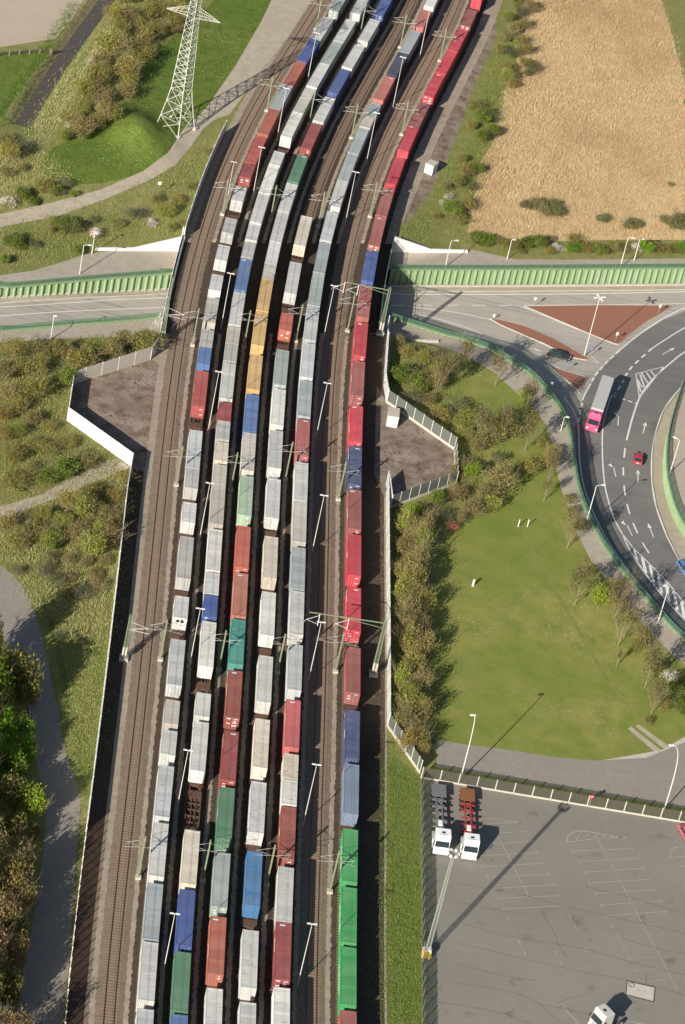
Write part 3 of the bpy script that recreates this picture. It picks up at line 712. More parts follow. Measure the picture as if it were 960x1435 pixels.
for pts in ([(0, 292), (180, 325), (330, 355), (480, 397), (660, 435), (800, 468), (975, 508)], [(0, 372), (180, 408), (300, 425)], [(20, 460), (180, 508), (380, 542), (560, 575), (760, 632), (975, 682)], [(0, 545), (150, 578), (330, 622), (500, 660), (660, 690), (830, 725), (975, 768)], [(0, 632), (200, 682), (350, 705)], [(0, 712), (150, 735), (260, 760), (330, 790), (380, 830), (440, 885)], [(355, 400), (378, 450), (410, 505), (430, 555), (448, 580), (466, 608)], [(560, 755), (480, 775), (420, 800)], [(795, 675), (797, 710), (785, 745), (762, 780)], [(540, 310), (700, 345), (975, 425)], [(700, 525), (850, 570), (975, 590)], [(-100, 790), (200, 842), (450, 950)], [(340, 800), (500, 830), (700, 880)]):
    yl([(a, b) for a, b in smooth_line(pts, step=3)], 0.075, tm)
tag(pm.build('parking_marking', M['wornline']), kind='structure'); tag(tm.build('crack_filling', M['tar']), kind='structure')
mc = MB(); c = [G(879, 1375), G(918, 1384), G(916, 1404), G(877, 1394)]
mc.prism([(q.x, q.y) for q in c], 0.0, 0.03); o = mc.build('inspection_cover', M['concrete']); tag(o, 'pale rectangular concrete cover set into the yard asphalt above the grey cab', 'cover')
fr_ = MB(); cc = c+[c[0]]
for a, b in zip(cc[:-1], cc[1:]): fr_.bar((a.x, a.y, .02), (b.x, b.y, .02), .12, .05)
fr_.build('frame', M['dark'], o)
q = G(885.5, 1380.5); t_ = MB(); t_.tube([(q.x+.45*math.cos(a*.4), q.y+.45*math.sin(a*.4), .036) for a in range(17)], .05, 4); t_.build('ring', M['dark'], o)

# ------------------------------------------------------------------ walls of the cutting
def sheet_pile(name, line, label, period=1.5, depth=0.4, up=0.15, rail=True, zfix=None, flip=1):
    pts = resample([Vector(p) for p in line], period/8); n = len(pts); w_ = MB(); pat = (0, 0, 0, 0, 0, 0, 1, 1)
    top = []; 
    for i, p in enumerate(pts):
        d = (pts[min(i+1, n-1)]-pts[max(i-1, 0)]).normalized(); nr = Vector((-d.y, d.x))*flip
        k = -pat[i % 8]*depth
        x, y = p.x+nr.x*k, p.y+nr.y*k; top.append((x, y, Zr(x, y)-0.3, max(T(p.x-nr.x*0.0, p.y), Zr(x, y)+.3)+up))
    for a, b in zip(top[:-1], top[1:]):
        w_.face(((a[0], a[1], a[2]), (b[0], b[1], b[2]), (b[0], b[1], b[3]), (a[0], a[1], a[3])))
    root = w_.build(name, M['pilegreen']); tag(root, label, 'retaining wall')
    cp = MB(); cl = resample([Vector(p) for p in line], 3.0); H = []
    for i, p in enumerate(cl):
        d = (cl[min(i+1, len(cl)-1)]-cl[max(i-1, 0)]).normalized(); nr = Vector((-d.y, d.x))*flip
        q = p - nr*depth*0.5; H.append(Vector((q.x, q.y, max(T(p.x, p.y), Zr(p.x, p.y)+.3)+up)))
    for a, b in zip(H[:-1], H[1:]): cp.bar(a+Vector((0, 0, .07)), b+Vector((0, 0, .07)), depth+0.25, 0.14)
    cp.build('capping_beam', M['pilegreen'], root)
    if rail:
        rm = MB(); inf = MB()
        for a in H: rm.bar(a+Vector((0, 0, .1)), a+Vector((0, 0, 1.2)), .07)
        for a, b in zip(H[:-1], H[1:]):
            for z in (.35, 1.18): rm.bar(a+Vector((0, 0, z)), b+Vector((0, 0, z)), .06)
            inf.face((a+Vector((0, 0, .35)), b+Vector((0, 0, .35)), b+Vector((0, 0, 1.15)), a+Vector((0, 0, 1.15))))
        rr = rm.build('railing', M['railgreen'], root); inf.build('infill', M['railmesh'], rr)
    return root
sheet_pile('retaining_wall', N_EDGE[:5], 'green sheet pile wall with railing on the far side of the road left of the bridge', flip=1)
sheet_pile('retaining_wall', N_EDGE[5:], 'long green sheet pile wall with railing along the far side of the road right of the bridge', flip=1)
sheet_pile('retaining_wall', S_LEFT, 'green sheet pile wall seen from behind on the near side of the road left of the bridge', flip=-1)
sheet_pile('retaining_wall', S_RIGHT[:-1], 'curving green railed wall between pavement and roundabout on the meadow side', flip=-1)
sheet_pile('retaining_wall', ISLAND, 'bright green curved wall round the inside of the roundabout', flip=1, period=.7, depth=.14)
bs = MB()
for ln in (WR([(0, 418), (120, 410), (239, 405)]), WR([(545, 402), (700, 402), (830, 401), (960, 400), (1100, 398)])):
    l2 = resample([Vector(p) for p in ln], 3.0)
    for a, b in zip(l2[:-1], l2[1:]): bs.bar((a.x, a.y, Zr(a.x, a.y)+.15), (b.x, b.y, Zr(b.x, b.y)+.15), .5, .5)
tag(bs.build('kerb', M['concrete']), kind='structure')

# ------------------------------------------------------------------ railway bridge over the road
def bridge():
    root = empty('railway_bridge', (*from_uv(-2, -2), 0), 0, 'wide concrete railway bridge with green edges carrying all the tracks over the road', 'bridge')
    inv = Matrix.Translation(-root.location)
    dk = MB(); os_ = [L_BR+i*(R_BR-L_BR)/14 for i in range(15)]; n = 8; gp = []
    for o in os_:
        ya, yb = _bis(o, VS), _bis(o, VN); gp.append([inv @ track_pt(o, ya+(yb-ya)*j/n, 0.0) for j in range(n+1)])
    dz = Vector((0, 0, -1.1))
    for i in range(14):
        for j in range(n):
            a, b, c_, d = gp[i][j], gp[i+1][j], gp[i+1][j+1], gp[i][j+1]
            dk.face((a, b, c_, d)); dk.face((d+dz, c_+dz, b+dz, a+dz))
    for j in range(n):
        a, b = gp[0][j], gp[0][j+1]; dk.face((b, b+dz, a+dz, a)); a, b = gp[-1][j], gp[-1][j+1]; dk.face((a, a+dz, b+dz, b))
    dk.build('deck', M['shade_cinder'], root)
    for o, side, hh in ((L_BR, 'l', 0.9), (R_BR, 'r', 1.0)):
        pm_ = MB(); rl_ = MB(); ya, yb = _bis(o, VS), _bis(o, VN); k = 16
        pp = [inv @ track_pt(o, ya-1.0+(yb-ya+2)*j/k) for j in range(k+1)]
        for a, b in zip(pp[:-1], pp[1:]): pm_.bar(a+Vector((0, 0, -.3)), b+Vector((0, 0, -.3)), .35, 2.0)
        pm_.build('edge_beam', M['bridgegreen'], root)
        for a in pp: rl_.bar(a+Vector((0, 0, .7)), a+Vector((0, 0, .7+hh)), .07)
        for a, b in zip(pp[:-1], pp[1:]):
            for z in (.7+hh*.5, .7+hh): rl_.bar(a+Vector((0, 0, z)), b+Vector((0, 0, z)), .07)
        rl_.build('railing', M['steel'] if side == 'l' else M['railgreen'], root)
    for v, sg in ((VS, -1), (VN, 1)):
        ab = MB(); ln = [inv @ Vector((*track_pt(o, _bis(o, v))[:2], 0)) for o in os_]
        for a, b in zip(ln[:-1], ln[1:]):
            off = Vector((BV.x*sg*.4, BV.y*sg*.4, 0)); ab.bar(a+off+Vector((0, 0, -1.7)), b+off+Vector((0, 0, -1.7)), .7, 3.3)
        ab.build('abutment', M['concrete'], root)
    for v in (7.7, -6.2):
        for o in range(0, 38, 5):
            q = inv @ track_pt(o, _bis(o, v)); pr = MB(); pr.tube([q+Vector((0, 0, -6.5)), q+Vector((0, 0, -1.0))], .4, 10); pr.build('pier', M['concrete'], root)
bridge()
def wing(name, pts, label, mat='wallwhite'):
    w_ = MB()
    for (a, za, ba), (b, zb, bb) in zip(pts[:-1], pts[1:]):
        a = Vector((a[0], a[1], 0)); b = Vector((b[0], b[1], 0)); d = (b-a).normalized(); nr = Vector((-d.y, d.x, 0))*.2
        w_.face([a-nr+Vector((0, 0, ba)), b-nr+Vector((0, 0, bb)), b-nr+Vector((0, 0, zb)), a-nr+Vector((0, 0, za))])
        w_.face([b+nr+Vector((0, 0, bb)), a+nr+Vector((0, 0, ba)), a+nr+Vector((0, 0, za)), b+nr+Vector((0, 0, zb))])
        w_.face([a-nr+Vector((0, 0, za)), b-nr+Vector((0, 0, zb)), b+nr+Vector((0, 0, zb)), a+nr+Vector((0, 0, za))])
    for p, z, bz in (pts[0], pts[-1]):
        x = Vector((p[0], p[1], 0)); w_.bar(x+Vector((0, 0, bz)), x+Vector((0, 0, z)), .40)
    return tag(w_.build(name, M[mat]), label, 'retaining wall')
def uvp(u, v): return tuple(from_uv(u, v+0.18))
uL = uv(*track_pt(L_BR, yN_l)[:2])[0]; uR = uv(*track_pt(R_BR, yN_r)[:2])[0]
wing('wing_wall', [(uvp(uL, VN), 1.3, -3), (uvp(uL-10, VN), -1.5, -3), (uvp(uL-18, VN), -1.6, -3)], 'white wing wall sloping down to a low kerb left of the bridge')
wing('wing_wall', [(uvp(uR+.3, VN), 1.6, -3), (uvp(uR+9, VN), -1.4, -3), (uvp(uR+17, VN), -1.6, -3)], 'white wing wall sloping down to a low kerb right of the bridge')
def uvs(u, v): return tuple(from_uv(u, v-0.18))
uR2 = uv(*track_pt(R_BR, yS_r)[:2])[0]; uL2 = uv(*track_pt(L_BR, yS_l)[:2])[0]
wing('wing_wall', [(uvs(uR2+.3, VS), 0.2, -3), (uvs(uR2+5, VS), -1.4, -3), (uvs(uR2+13, VS), -1.7, -3)], 'low concrete kerb wall beside the shrubs on the near right corner of the bridge', 'concrete')
wing('wing_wall', [(uvs(uL2-.3, VS), 0.2, -3), (uvs(uL2-5, VS), -1.3, -3)], 'short white wall by the handrail on the near left corner of the bridge')
hr = MB(); a, b = G(205, 471), G(222, 456); b.z = -0.4
for s in (0, 1.2):
    off = Vector((s*.5, -s*.85, 0))
    hr.tube([a+off+Vector((0, 0, .9)), b+off+Vector((0, 0, 1.3))], .05, 6)
    for k in range(4): p = a.lerp(b, k/3)+off; hr.tube([p, p+Vector((0, 0, 1.0+.1*k))], .04, 6)
tag(hr.build('handrail', M['white']), 'white pair of stair handrails beside the left end of the bridge', 'handrail')

# ------------------------------------------------------------------ noise walls
def noise_wall(label, line, H, step, mat, postmat, z0=-0.3, thick=0.12, base=None, cat='noise wall', posth=0.08, name='noise_wall', pw=.17):
    pts = resample([Vector(p) for p in line], step); o0 = Vector((*pts[0], 0)); o0.z = 0
    root = empty(name, o0, 0, label, cat)
    panels = []
    for i, (a, b) in enumerate(zip(pts[:-1], pts[1:])):
        za = T(a.x, a.y); zb = T(b.x, b.y)
        d = (b-a).normalized(); e = 0.09
        A = Vector((a.x+d.x*e, a.y+d.y*e, za))-o0; B = Vector((b.x-d.x*e, b.y-d.y*e, zb))-o0
        zb0 = z0 if base is None else base
        if base is not None:
            MB().bar(A+Vector((0, 0, base/2-.15)), B+Vector((0, 0, base/2-.15)), .22, base+.3).build('plinth', M['concrete'], root)
        pb = MB(); m0 = (H+zb0)/2
        pb.bar(A+Vector((0, 0, m0)), B+Vector((0, 0, m0)), thick, H-zb0); pb.build('panel', mat, root)
    for i, a in enumerate(pts):
        z = T(a.x, a.y); q = Vector((a.x, a.y, z))-o0
        d = (pts[min(i+1, len(pts)-1)]-pts[max(i-1, 0)])
        MB().box((q.x, q.y, q.z+(H+posth-.3)/2), (pw, pw, H+posth+.3), math.atan2(d.y, d.x)).build('post', postmat, root)
    return root
LW = [(q.x, q.y) for q in (P(187, 635, 3.0),)]
cornerA = LW[0]
low = [cornerA] + [tuple(track_pt(L_OUT, y)[:2]) for y in np.linspace(441, 352, 20)]
noise_wall('white noise wall running down the left edge of the tracks to the tinted panels', low, 3.0, 5.0, M['wallwhite'], M['white'])
noise_wall('tinted see-through noise wall with close posts at the lower left edge of the tracks', [tuple(track_pt(L_OUT, y)[:2]) for y in np.linspace(351.8, 262, 20)], 3.0, 2.2, M['tint'], M['white'], thick=.03, z0=.1, pw=.11)
pA = [(q.x, q.y) for q in (P(97, 571, 3.0), P(187, 635, 3.0))]
noise_wall('bright white noise wall on the near side of the gravel bay left of the tracks', pA, 3.0, 4.5, M['wallwhite'], M['white'])
pB = [(q.x, q.y) for q in (P(104.5, 520.6, 3.0), P(97, 571, 3.0))]
noise_wall('short white wall closing the outer end of the gravel bay left of the tracks', pB, 3.0, 4.5, M['wallwhite'], M['white'])
pC = [(q.x, q.y) for q in (P(213.5, 486, 3.0), P(104.5, 520.6, 3.0))]
noise_wall('beige panelled noise wall on the far side of the gravel bay left of the tracks', pC, 3.0, 4.0, M['wallbeige'], M['white'])
noise_wall('white noise wall beside the left track between gravel bay and bridge', [pC[0]] + [tuple(track_pt(L_BR-.55, y)[:2]) for y in np.linspace(489, yS_l-1.2, 4)], 3.0, 4.5, M['wallwhite'], M['white'])
noise_wall('white parapet wall along the left side of the bridge deck', [tuple(track_pt(L_BR-.55, y)[:2]) for y in np.linspace(yS_l-1, yN_l+1, 9)], 3.0, 4.5, M['wallwhite'], M['white'], z0=-.9)
noise_wall('white noise wall beside the left track beyond the bridge, ending at the dirt track', [tuple(track_pt(L_BR-.2, y)[:2]) for y in np.linspace(yN_l+1.2, 581, 10)], 3.0, 4.5, M['wallwhite'], M['white'])
RB = [P(541.5, 564).to_2d(), P(636.5, 630.6).to_2d(), P(638.5, 678.5).to_2d(), P(546.5, 712).to_2d()]
noise_wall('white noise wall along the right edge of the tracks between the two glazed bays', [tuple(RB[3])] + [tuple(track_pt(41.55, y)[:2]) for y in np.linspace(459, 388, 16)], 2.9, 5.0, M['wallwhite'], M['white'])
noise_wall('white noise wall on the right of the tracks just below the bridge', [tuple(track_pt(40.6, y)[:2]) for y in np.linspace(518, 491, 8)] + [tuple(RB[0])], 2.9, 5.0, M['wallwhite'], M['white'])
noise_wall('glazed noise wall on a concrete plinth behind the white hut, far side of the right bay', [tuple(RB[0]), tuple(RB[1])], 3.0, 2.4, M['clear'], M['white'], base=.55, thick=.04, pw=.09)
noise_wall('glazed noise wall closing the outer end of the right gravel bay', [tuple(RB[1]), tuple(RB[2])], 3.0, 2.4, M['clear'], M['white'], base=.55, thick=.04, pw=.09)
noise_wall('glazed noise wall on the near side of the right gravel bay', [tuple(RB[2]), tuple(RB[3])], 3.0, 2.4, M['clear'], M['white'], base=.55, thick=.04, pw=.09)
noise_wall('short glazed noise wall from the tracks down to the corner of the parking fence', [tuple(track_pt(41.55, 387.8)[:2]), tuple(P(588, 1084).to_2d())], 2.9, 2.2, M['clear'], M['white'], base=.6, thick=.04, pw=.09)
FB = [G(590, 1090), G(700, 1109), G(830, 1131), G(960, 1153), G(1120, 1181)]
noise_wall('wire mesh fence with pale posts along the far edge of the truck yard', [(q.x, q.y) for q in FB], 2.3, 3.1, M['mesh'], M['concrete'], base=.3, thick=.03, cat='fence', name='fence')
noise_wall('green wire fence along the grass strip between the railway and the truck yard', [(q.x, q.y) for q in (G(590.5, 1094), G(592, 1250), G(592.5, 1435), G(592.5, 1540))], 2.1, 2.5, M['mesh'], M['railgreen'], z0=.05, thick=.02, pw=.1, cat='fence', name='fence')
gp_ = noise_wall('wooden post and wire fence at the edge of the ploughed field', [(q.x, q.y) for q in (G(-60, 80), G(0, 79), G(40, 76), G(72, 76))], 1.2, 2.4, M['mesh'], M['bark'], z0=.5, thick=.01, cat='fence', name='fence')
# ------------------------------------------------------------------ railway tracks
TNAME = {0: 'leftmost', 1: 'first', 2: 'second', 3: 'third', 4: 'fourth', 5: 'fifth', 6: 'empty', 7: 'rightmost'}
TLAB = {0: 'empty track on the far left beside the noise wall', 1: 'track under the first container train from the left', 2: 'track under the second container train from the left', 3: 'track under the third container train from the left', 4: 'track under the fourth container train, empty beyond its last box', 5: 'track under the fifth container train from the left', 6: 'empty track between the fifth container train and the red one', 7: 'track under the red and green train on the right'}
def track(k):
    o = 5.0*k; root = empty('railway_track', (0, 480, 0), 0, TLAB[k], 'railway track'); off = Vector((0, -480, 0))
    bb = MB(); ys = [212+i*3.0 for i in range(190)]; yb = [212+i*.45 for i in range(1266)]
    jit = lambda: rnd.uniform(-.05, .22)
    rows = []
    for y in yb: rows.append([track_pt(o+s, y, z)+off for s, z in ((-2.05-jit(), 0.006), (-1.4, 0.07), (1.4, 0.07), (2.05+jit(), 0.006) )])
    for r in zip(rows[:-1], rows[1:]):
        for j in range(3): bb.face((r[0][j], r[0][j+1], r[1][j+1], r[1][j]))
    bb.build('ballast_bed', M['ballast' if k in (0, 6) else 'shade_ballast'], root)
    sl = MB(); y = 214.0
    while y < 776:
        d = track_dir(y); p = track_pt(o, y, 0.06)+off
        sl.box(p, (2.6, 0.27, 0.10), math.atan2(d.y, d.x)-math.pi/2); y += 0.62*d.y
    s = sl.build('sleepers', M['sleeper'], root); s['kind'] = 'stuff'
    for g in (-.75, .75):
        rm = MB()
        for a, b in zip(ys[:-1], ys[1:]):
            p, q = track_pt(o+g, a, 0.155)+off, track_pt(o+g, b, 0.155)+off
            rm.bar(p, q, 0.075, 0.13)
        rm.build('rail', M['rail'], root)
for k in range(8): track(k)

# ------------------------------------------------------------------ containers
CW, CH = 2.438, 2.60
def corr(mb, x, y0, y1, z0, z1, out, per=0.28, dep=0.04):
    n = max(2, int(round((y1-y0)/per))); st = (y1-y0)/n; pr = []
    for i in range(n):
        b = y0+i*st
        pr += [(b, 0), (b+st*.32, 0), (b+st*.5, -dep), (b+st*.82, -dep)]
    pr.append((y1, 0))
    for (ya, a), (yb, b) in zip(pr[:-1], pr[1:]):
        q = ((x+out*a, ya, z0), (x+out*b, yb, z0), (x+out*b, yb, z1), (x+out*a, ya, z1))
        mb.face(q if out > 0 else q[::-1])
def corr_end(mb, y, x0, x1, z0, z1, out, per=0.27, dep=0.05):
    n = 8; st = (x1-x0)/n; pr = []
    for i in range(n):
        b = x0+i*st; pr += [(b, 0), (b+st*.35, 0), (b+st*.5, -dep), (b+st*.85, -dep)]
    pr.append((x1, 0))
    for (xa, a), (xb, b) in zip(pr[:-1], pr[1:]):
        q = ((xa, y+out*a, z0), (xb, y+out*b, z0), (xb, y+out*b, z1), (xa, y+out*a, z1))
        mb.face(q if out < 0 else q[::-1])
CMESH = {}
def cmesh(L, end, var=0):
    key = (L, end, var)
    if key in CMESH: return CMESH[key]
    h = L/2; w = CW/2; b = MB()
    for sx in (-1, 1):
        corr(b, sx*(w-.02), -h+.12, h-.12, .15, CH-.1, sx)
        b.bar((sx*(w-.06), -h, .08), (sx*(w-.06), h, .08), .12, .16); b.bar((sx*(w-.05), -h, CH-.06), (sx*(w-.05), h, CH-.06), .1, .12)
        for sy in (-1, 1):
            b.box((sx*(w-.08), sy*(h-.08), CH/2), (.161, .161, CH))
            for z in (.06, CH-.055): b.box((sx*(w-.085), sy*(h-.085), z), (.178, .178, .118))
    for sy in (-1, 1):
        b.bar((-w, sy*(h-.06), .09), (w, sy*(h-.06), .09), .12, .17); b.bar((-w, sy*(h-.05), CH-.075), (w, sy*(h-.05), CH-.075), .1, .13)
    b.face(((-w+.1, -h+.1, .1), (-w+.1, h-.1, .1), (w-.1, h-.1, .1), (w-.1, -h+.1, .1)))
    corr_end(b, h-.06, -w+.15, w-.15, .15, CH-.12, 1)
    doors = bars = None
    if end == 'p': corr_end(b, -h+.06, -w+.15, w-.15, .15, CH-.12, -1)
    r = MB(); n = max(2, int(round((L-.3)/0.36))); st = (L-.3)/n; z = CH-.035
    for i in range(n):                                        # pressed roof sheets
        y = -h+.15+i*st
        pr = [(0, 0), (st*.45, 0), (st*.55, .009), (st*.92, .009), (st, 0)]
        for (ya, a), (yb, c_) in zip(pr[:-1], pr[1:]):
            r.face(((-w+.1, y+ya, z+a), (w-.1, y+ya, z+a), (w-.1, y+yb, z+c_), (-w+.1, y+yb, z+c_)))
    for sy in (-1, 1): r.box((0, sy*(h-.16), CH-.02), (CW-.4, .3, .05))
    r.box((0, 0, CH-.012), (.05, L-.6, .02))
    out = {'body': b.mesh('container_body', M['cside']), 'roof': r.mesh('container_roof', M['croof'])}
    if end == 'd':
        for s in (-1, 1):
            d = MB(); d.box((s*.53, -h+.05, CH/2), (1.04, .06, CH-.3))
            for zz in (.55, 1.05, 1.55, 2.05): d.box((s*.53, -h+.014, zz), (.94, .02, .30))
            lb = MB()
            for x in (.26, .80):
                lb.tube([(s*x, -h-.02, .14), (s*x, -h-.02, CH-.1)], .022, 6); lb.box((s*x, -h-.03, 1.0), (.26, .03, .05))
            out['door'+('a' if s < 0 else 'b')] = (d.mesh('container_door', M['cside']), lb.mesh('locking_bars', M['steel']))
        mk_ = MB(); rr = random.Random(L*7+var*31)
        for s, zz in rr.sample([(.53, 2.18), (.53, 1.95), (.53, 1.7), (-.53, 2.18), (-.53, 1.2), (.53, .8), (-.53, 1.75), (.53, 1.4)], rr.randint(2, 6)):
            wd = rr.uniform(.3, .7); mk_.box((s+rr.uniform(-.1, .1), -h-.002, zz), (wd, .012, rr.uniform(.09, .2)))
        out['mark'] = mk_.mesh('lettering', M['mark'])
        sm_ = MB(); yy = h-1.0
        yy -= rr.uniform(0, L*.5)
        for q in range(rr.randint(0, 9)): sm_.box((-w-.004, yy-q*.34, CH-.62), (.012, .24, .36))
        for q in range(3): sm_.box((-w-.004, h-.5, CH-.5-q*.3), (.012, .34, .16))
        if rr.random() < .6: sm_.box((rr.uniform(-.5, .5), rr.choice((-1, 1))*(h-.7), CH+.006), (.8, .26, .01))
        out['smark'] = sm_.mesh('lettering', M['mark'])
    if end == 'r':
        d = MB(); d.box((0, -h+.06, CH/2), (CW-.32, .08, CH-.3)); d.box((0, -h-.0, 1.9), (1.5, .08, .75)); d.box((-.45, -h-.01, .75), (.8, .08, .8)); d.box((.55, -h, .8), (.6, .06, .6))
        f = MB(); f.tube([(-.35, -h-.06, 1.9), (-.35, -h-.03, 1.9)], .3, 16); f.tube([(.4, -h-.06, 1.9), (.4, -h-.03, 1.9)], .3, 16)
        out['unit'] = (d.mesh('cooling_unit', M['cside']), f.mesh('fan_grille', M['dark']))
    CMESH[key] = out; return out
PAL = {'lg': (.56, .56, .54), 'wr': (.64, .57, .47), 'wh': (.68, .67, .62), 'lb': (.50, .53, .53), 'bg': (.33, .385, .40), 'gg': (.31, .37, .35), 'gr': (.42, .42, .40), 'be': (.49, .46, .41), 'pk2': (.36, .085, .085),
       'bl': (.022, .075, .29), 'bl2': (.065, .155, .36), 'nb': (.016, .030, .085), 'sb': (.14, .20, .29), 'nbl': (.025, .055, .17), 'rd': (.42, .055, .05), 'dr': (.27, .03, .035), 'or': (.40, .095, .055), 'or2': (.46, .085, .055), 'po': (.43, .15, .10),
       'pk': (.47, .14, .115), 'br': (.55, .018, .05), 'mr': (.29, .065, .06), 'mr2': (.34, .085, .08), 'rb': (.27, .05, .035), 'yl': (.60, .39, .15), 'gn': (.055, .19, .105), 'bgn': (.012, .32, .075), 'te': (.02, .26, .21), 'pg': (.34, .46, .33), 'bb': (.035, .17, .37), 'sr': (.48, .085, .09), 'te2': (.10, .27, .28)}
CNAME = {'lg': 'light grey', 'wh': 'white', 'wr': 'rust-stained cream', 'lb': 'pale bluish grey', 'bg': 'blue-grey', 'gg': 'green-grey', 'gr': 'mid grey', 'be': 'beige', 'pk2': 'dull pinkish red', 'bl': 'deep blue', 'bl2': 'medium blue', 'nb': 'dark navy', 'sb': 'slate blue', 'nbl': 'navy blue', 'rd': 'red', 'dr': 'dark red', 'or': 'orange-red', 'or2': 'bright orange-red', 'po': 'faded orange', 'pk': 'salmon pink', 'br': 'bright crimson', 'mr': 'brownish red', 'mr2': 'faded red-brown', 'rb': 'rust red', 'yl': 'yellow', 'gn': 'dark green', 'bgn': 'bright green', 'te': 'teal', 'pg': 'pale green', 'bb': 'bright blue', 'sr': 'coral red', 'te2': 'dull teal'}
TRAIN = {1: 'first train from the left', 2: 'second train from the left', 3: 'third train from the left', 4: 'fourth train from the left', 5: 'fifth train from the left', 7: 'rightmost train'}
C_ = {}
C_[1] = '-48,-16,lg,d -14,19,gg,d 25.5,53.8,lg,d 55.3,83,bl,d 88,117,or,d 119.5,151,bg,p 153,187,or,d 192,227.5,rd,p 229.5,246,dr,d 262,282,lg,d 306,327,gr,d 343.8,364.5,lg,d 385,407,lg,p 417.5,451,be,p 462,484.5,gr,p 486.5,507,bl2,p 520,568,rd,d 603,655,lb,p 657,684,gr,p 704,731,lg,d 752,808,gr,d 835.5,867.5,lg,r 896,961,lb,d 981,1014,be,p 1023.5,1057,lg,d 1073,1144,lb,p 1153,1227,lg,p 1238,1315,bg,p 1320,1403,lg,p 1414,1495,lb,p'
C_[2] = '-47,-14,lg,p -10,22.5,lg,p 28,57.5,lg,p 59,87.5,gg,p 89.5,122,lg,p 125.5,155.5,be,p 157.5,189,wh,d 213,232,lg,p 233.5,269.5,wh,p 272.5,310,lg,p 316,338,lg,p 340,360.5,gr,p 363,405,bl2,d 410,459.5,lg,p 461,480.5,be,p 482,506,gr,p 509.5,561,lg,p 564,588,dr,p 590,618,gr,p 619.5,649,wr,p 654,674,be,d 679,734.5,be,p 741.5,801,wh,p 803,831,lg,p 833.5,862.5,bl,d 871,932.5,wh,p 971,1008,lg,p 1011.5,1079,lg,p 1163.5,1235,wr,p 1247,1325,bl,d 1334.5,1415.5,gn,p 1422,1500,bl2,p'
C_[3] = '-80,-48,lg,p -45,-12,te2,d -9,23,bl,d 27.5,57,lg,p 64,93.8,lg,p 98,127.5,bl,d 136.8,168.8,lg,p 174,207.5,dr,d 218,254,gn,d 258,296,lg,p 298,339,lg,p 341.5,366,lg,p 367,384.5,be,p 388.5,430.5,yl,p 438,483,yl,p 497.5,544,yl,p 553,601,bl2,p 606.5,658,be,p 667,723,pg,d 737.5,794.5,or2,d 803,861,po,d 868,929.5,te,d 939.5,1004,rb,d 1024.5,1091,dr,d 1103.5,1175.5,gn,d 1195,1269,gg,d 1285,1361,or,d 1385.5,1465,lg,p'
C_[4] = '304,344.5,wr,p 368.5,410.5,lg,d 440,466,or2,d 491,538,gg,d 545.5,594,wh,d 603.5,655,lg,d 671,724,lg,d 752,807.5,wr,p 829.5,890.5,wh,d 919,985.5,lg,p 1007.5,1075,wr,p 1095.5,1166,lg,p 1193.5,1268,bb,p 1304,1384.5,lg,p 1405.5,1485,lg,p'
C_[5] = '-53,-23,bl,p -20,9.5,wh,p 14,39,pk,d 43.5,70.8,bg,d 74,101,nb,p 108,137,pk,d 146,159.5,bg,p 161.5,179,be,p 181,214.5,bg,p 217.5,251,bg,p 252.5,294,lg,p 298,339,lb,p 341,380.5,bg,p 385,426,gg,p 431,478,lb,p 481.8,530.5,lb,p 534,583,bg,p 587.5,637,pk2,d 648,701,lg,p 703,759,be,p 767,825.5,bg,p 828,889,lg,d 903,965,lb,p 980.5,1045,sr,d 1058,1091,wr,p 1092.5,1128,wh,p 1130.5,1197,rb,d 1217,1290.5,lg,p 1293,1371.5,dr,d 1385,1465,wh,p'
C_[7] = '-50,-24,mr,d -22,2.5,br,d 13,38,mr,d 42.5,68.8,br,d 71.8,100.5,br,d 103.8,136,br,d 145.8,175,mr,d 177.5,212,br,d 223,258,br,d 265.3,302,mr2,d 305.4,346.6,mr2,d 353,393,bl,d 401.5,446,mr2,d 453,497.5,br,d 507,552.5,mr2,d 569,617,br,d 626,678,nbl,d 686,740,mr,d 748.8,803,br,d 823,880.5,br,d 907,967.8,mr,d 995.3,1059,nbl,d 1070.5,1140,sb,p 1162,1232,bgn,d 1244,1323,bgn,d 1328,1403,bgn,d 1418,1500,mr,d'
DECK = 1.2
def y_at(o, py, z):
    a, b = 200.0, 800.0
    for _ in range(40):
        m = (a+b)/2
        if proj(track_pt(o, m, z))[1] > py: a = m
        else: b = m
    return (a+b)/2
STD = ((6.06, '20'), (9.12, '30'), (12.19, '40'))
LW_ = {6.06: 'short', 9.12: 'middling', 12.19: 'long'}
tm_txt = None
def container(k, yc, L, colr, end, label, group):
    o = 5.0*k; d = track_dir(yc); p = track_pt(o, yc, DECK)
    cm = cmesh(L, end, rnd.randrange(4)); c = PAL[colr]; j = rnd.uniform(.92, 1.08); c = tuple(x*j for x in c)
    root = inst('shipping_container', cm['body'], None, c); root.location = p
    root.rotation_euler = (0, 0, math.atan2(d.y, d.x)-math.pi/2)
    tag(root, label, 'shipping container', group)
    inst('roof', cm['roof'], root, c)
    for key in ('doora', 'doorb'):
        if key in cm:
            dr = inst('door', cm[key][0], root, c); inst('locking_bars', cm[key][1], dr)
    if 'mark' in cm and rnd.random() < .8: inst('lettering', cm['mark'], root)
    if 'smark' in cm and max(c)-min(c) > .12 and colr != 'bgn' and rnd.random() < .55: inst('lettering', cm['smark'], root)
    if 'unit' in cm:
        un = inst('cooling_unit', cm['unit'][0], root, c); inst('fan_grille', cm['unit'][1], un)
    return root
WM = {}
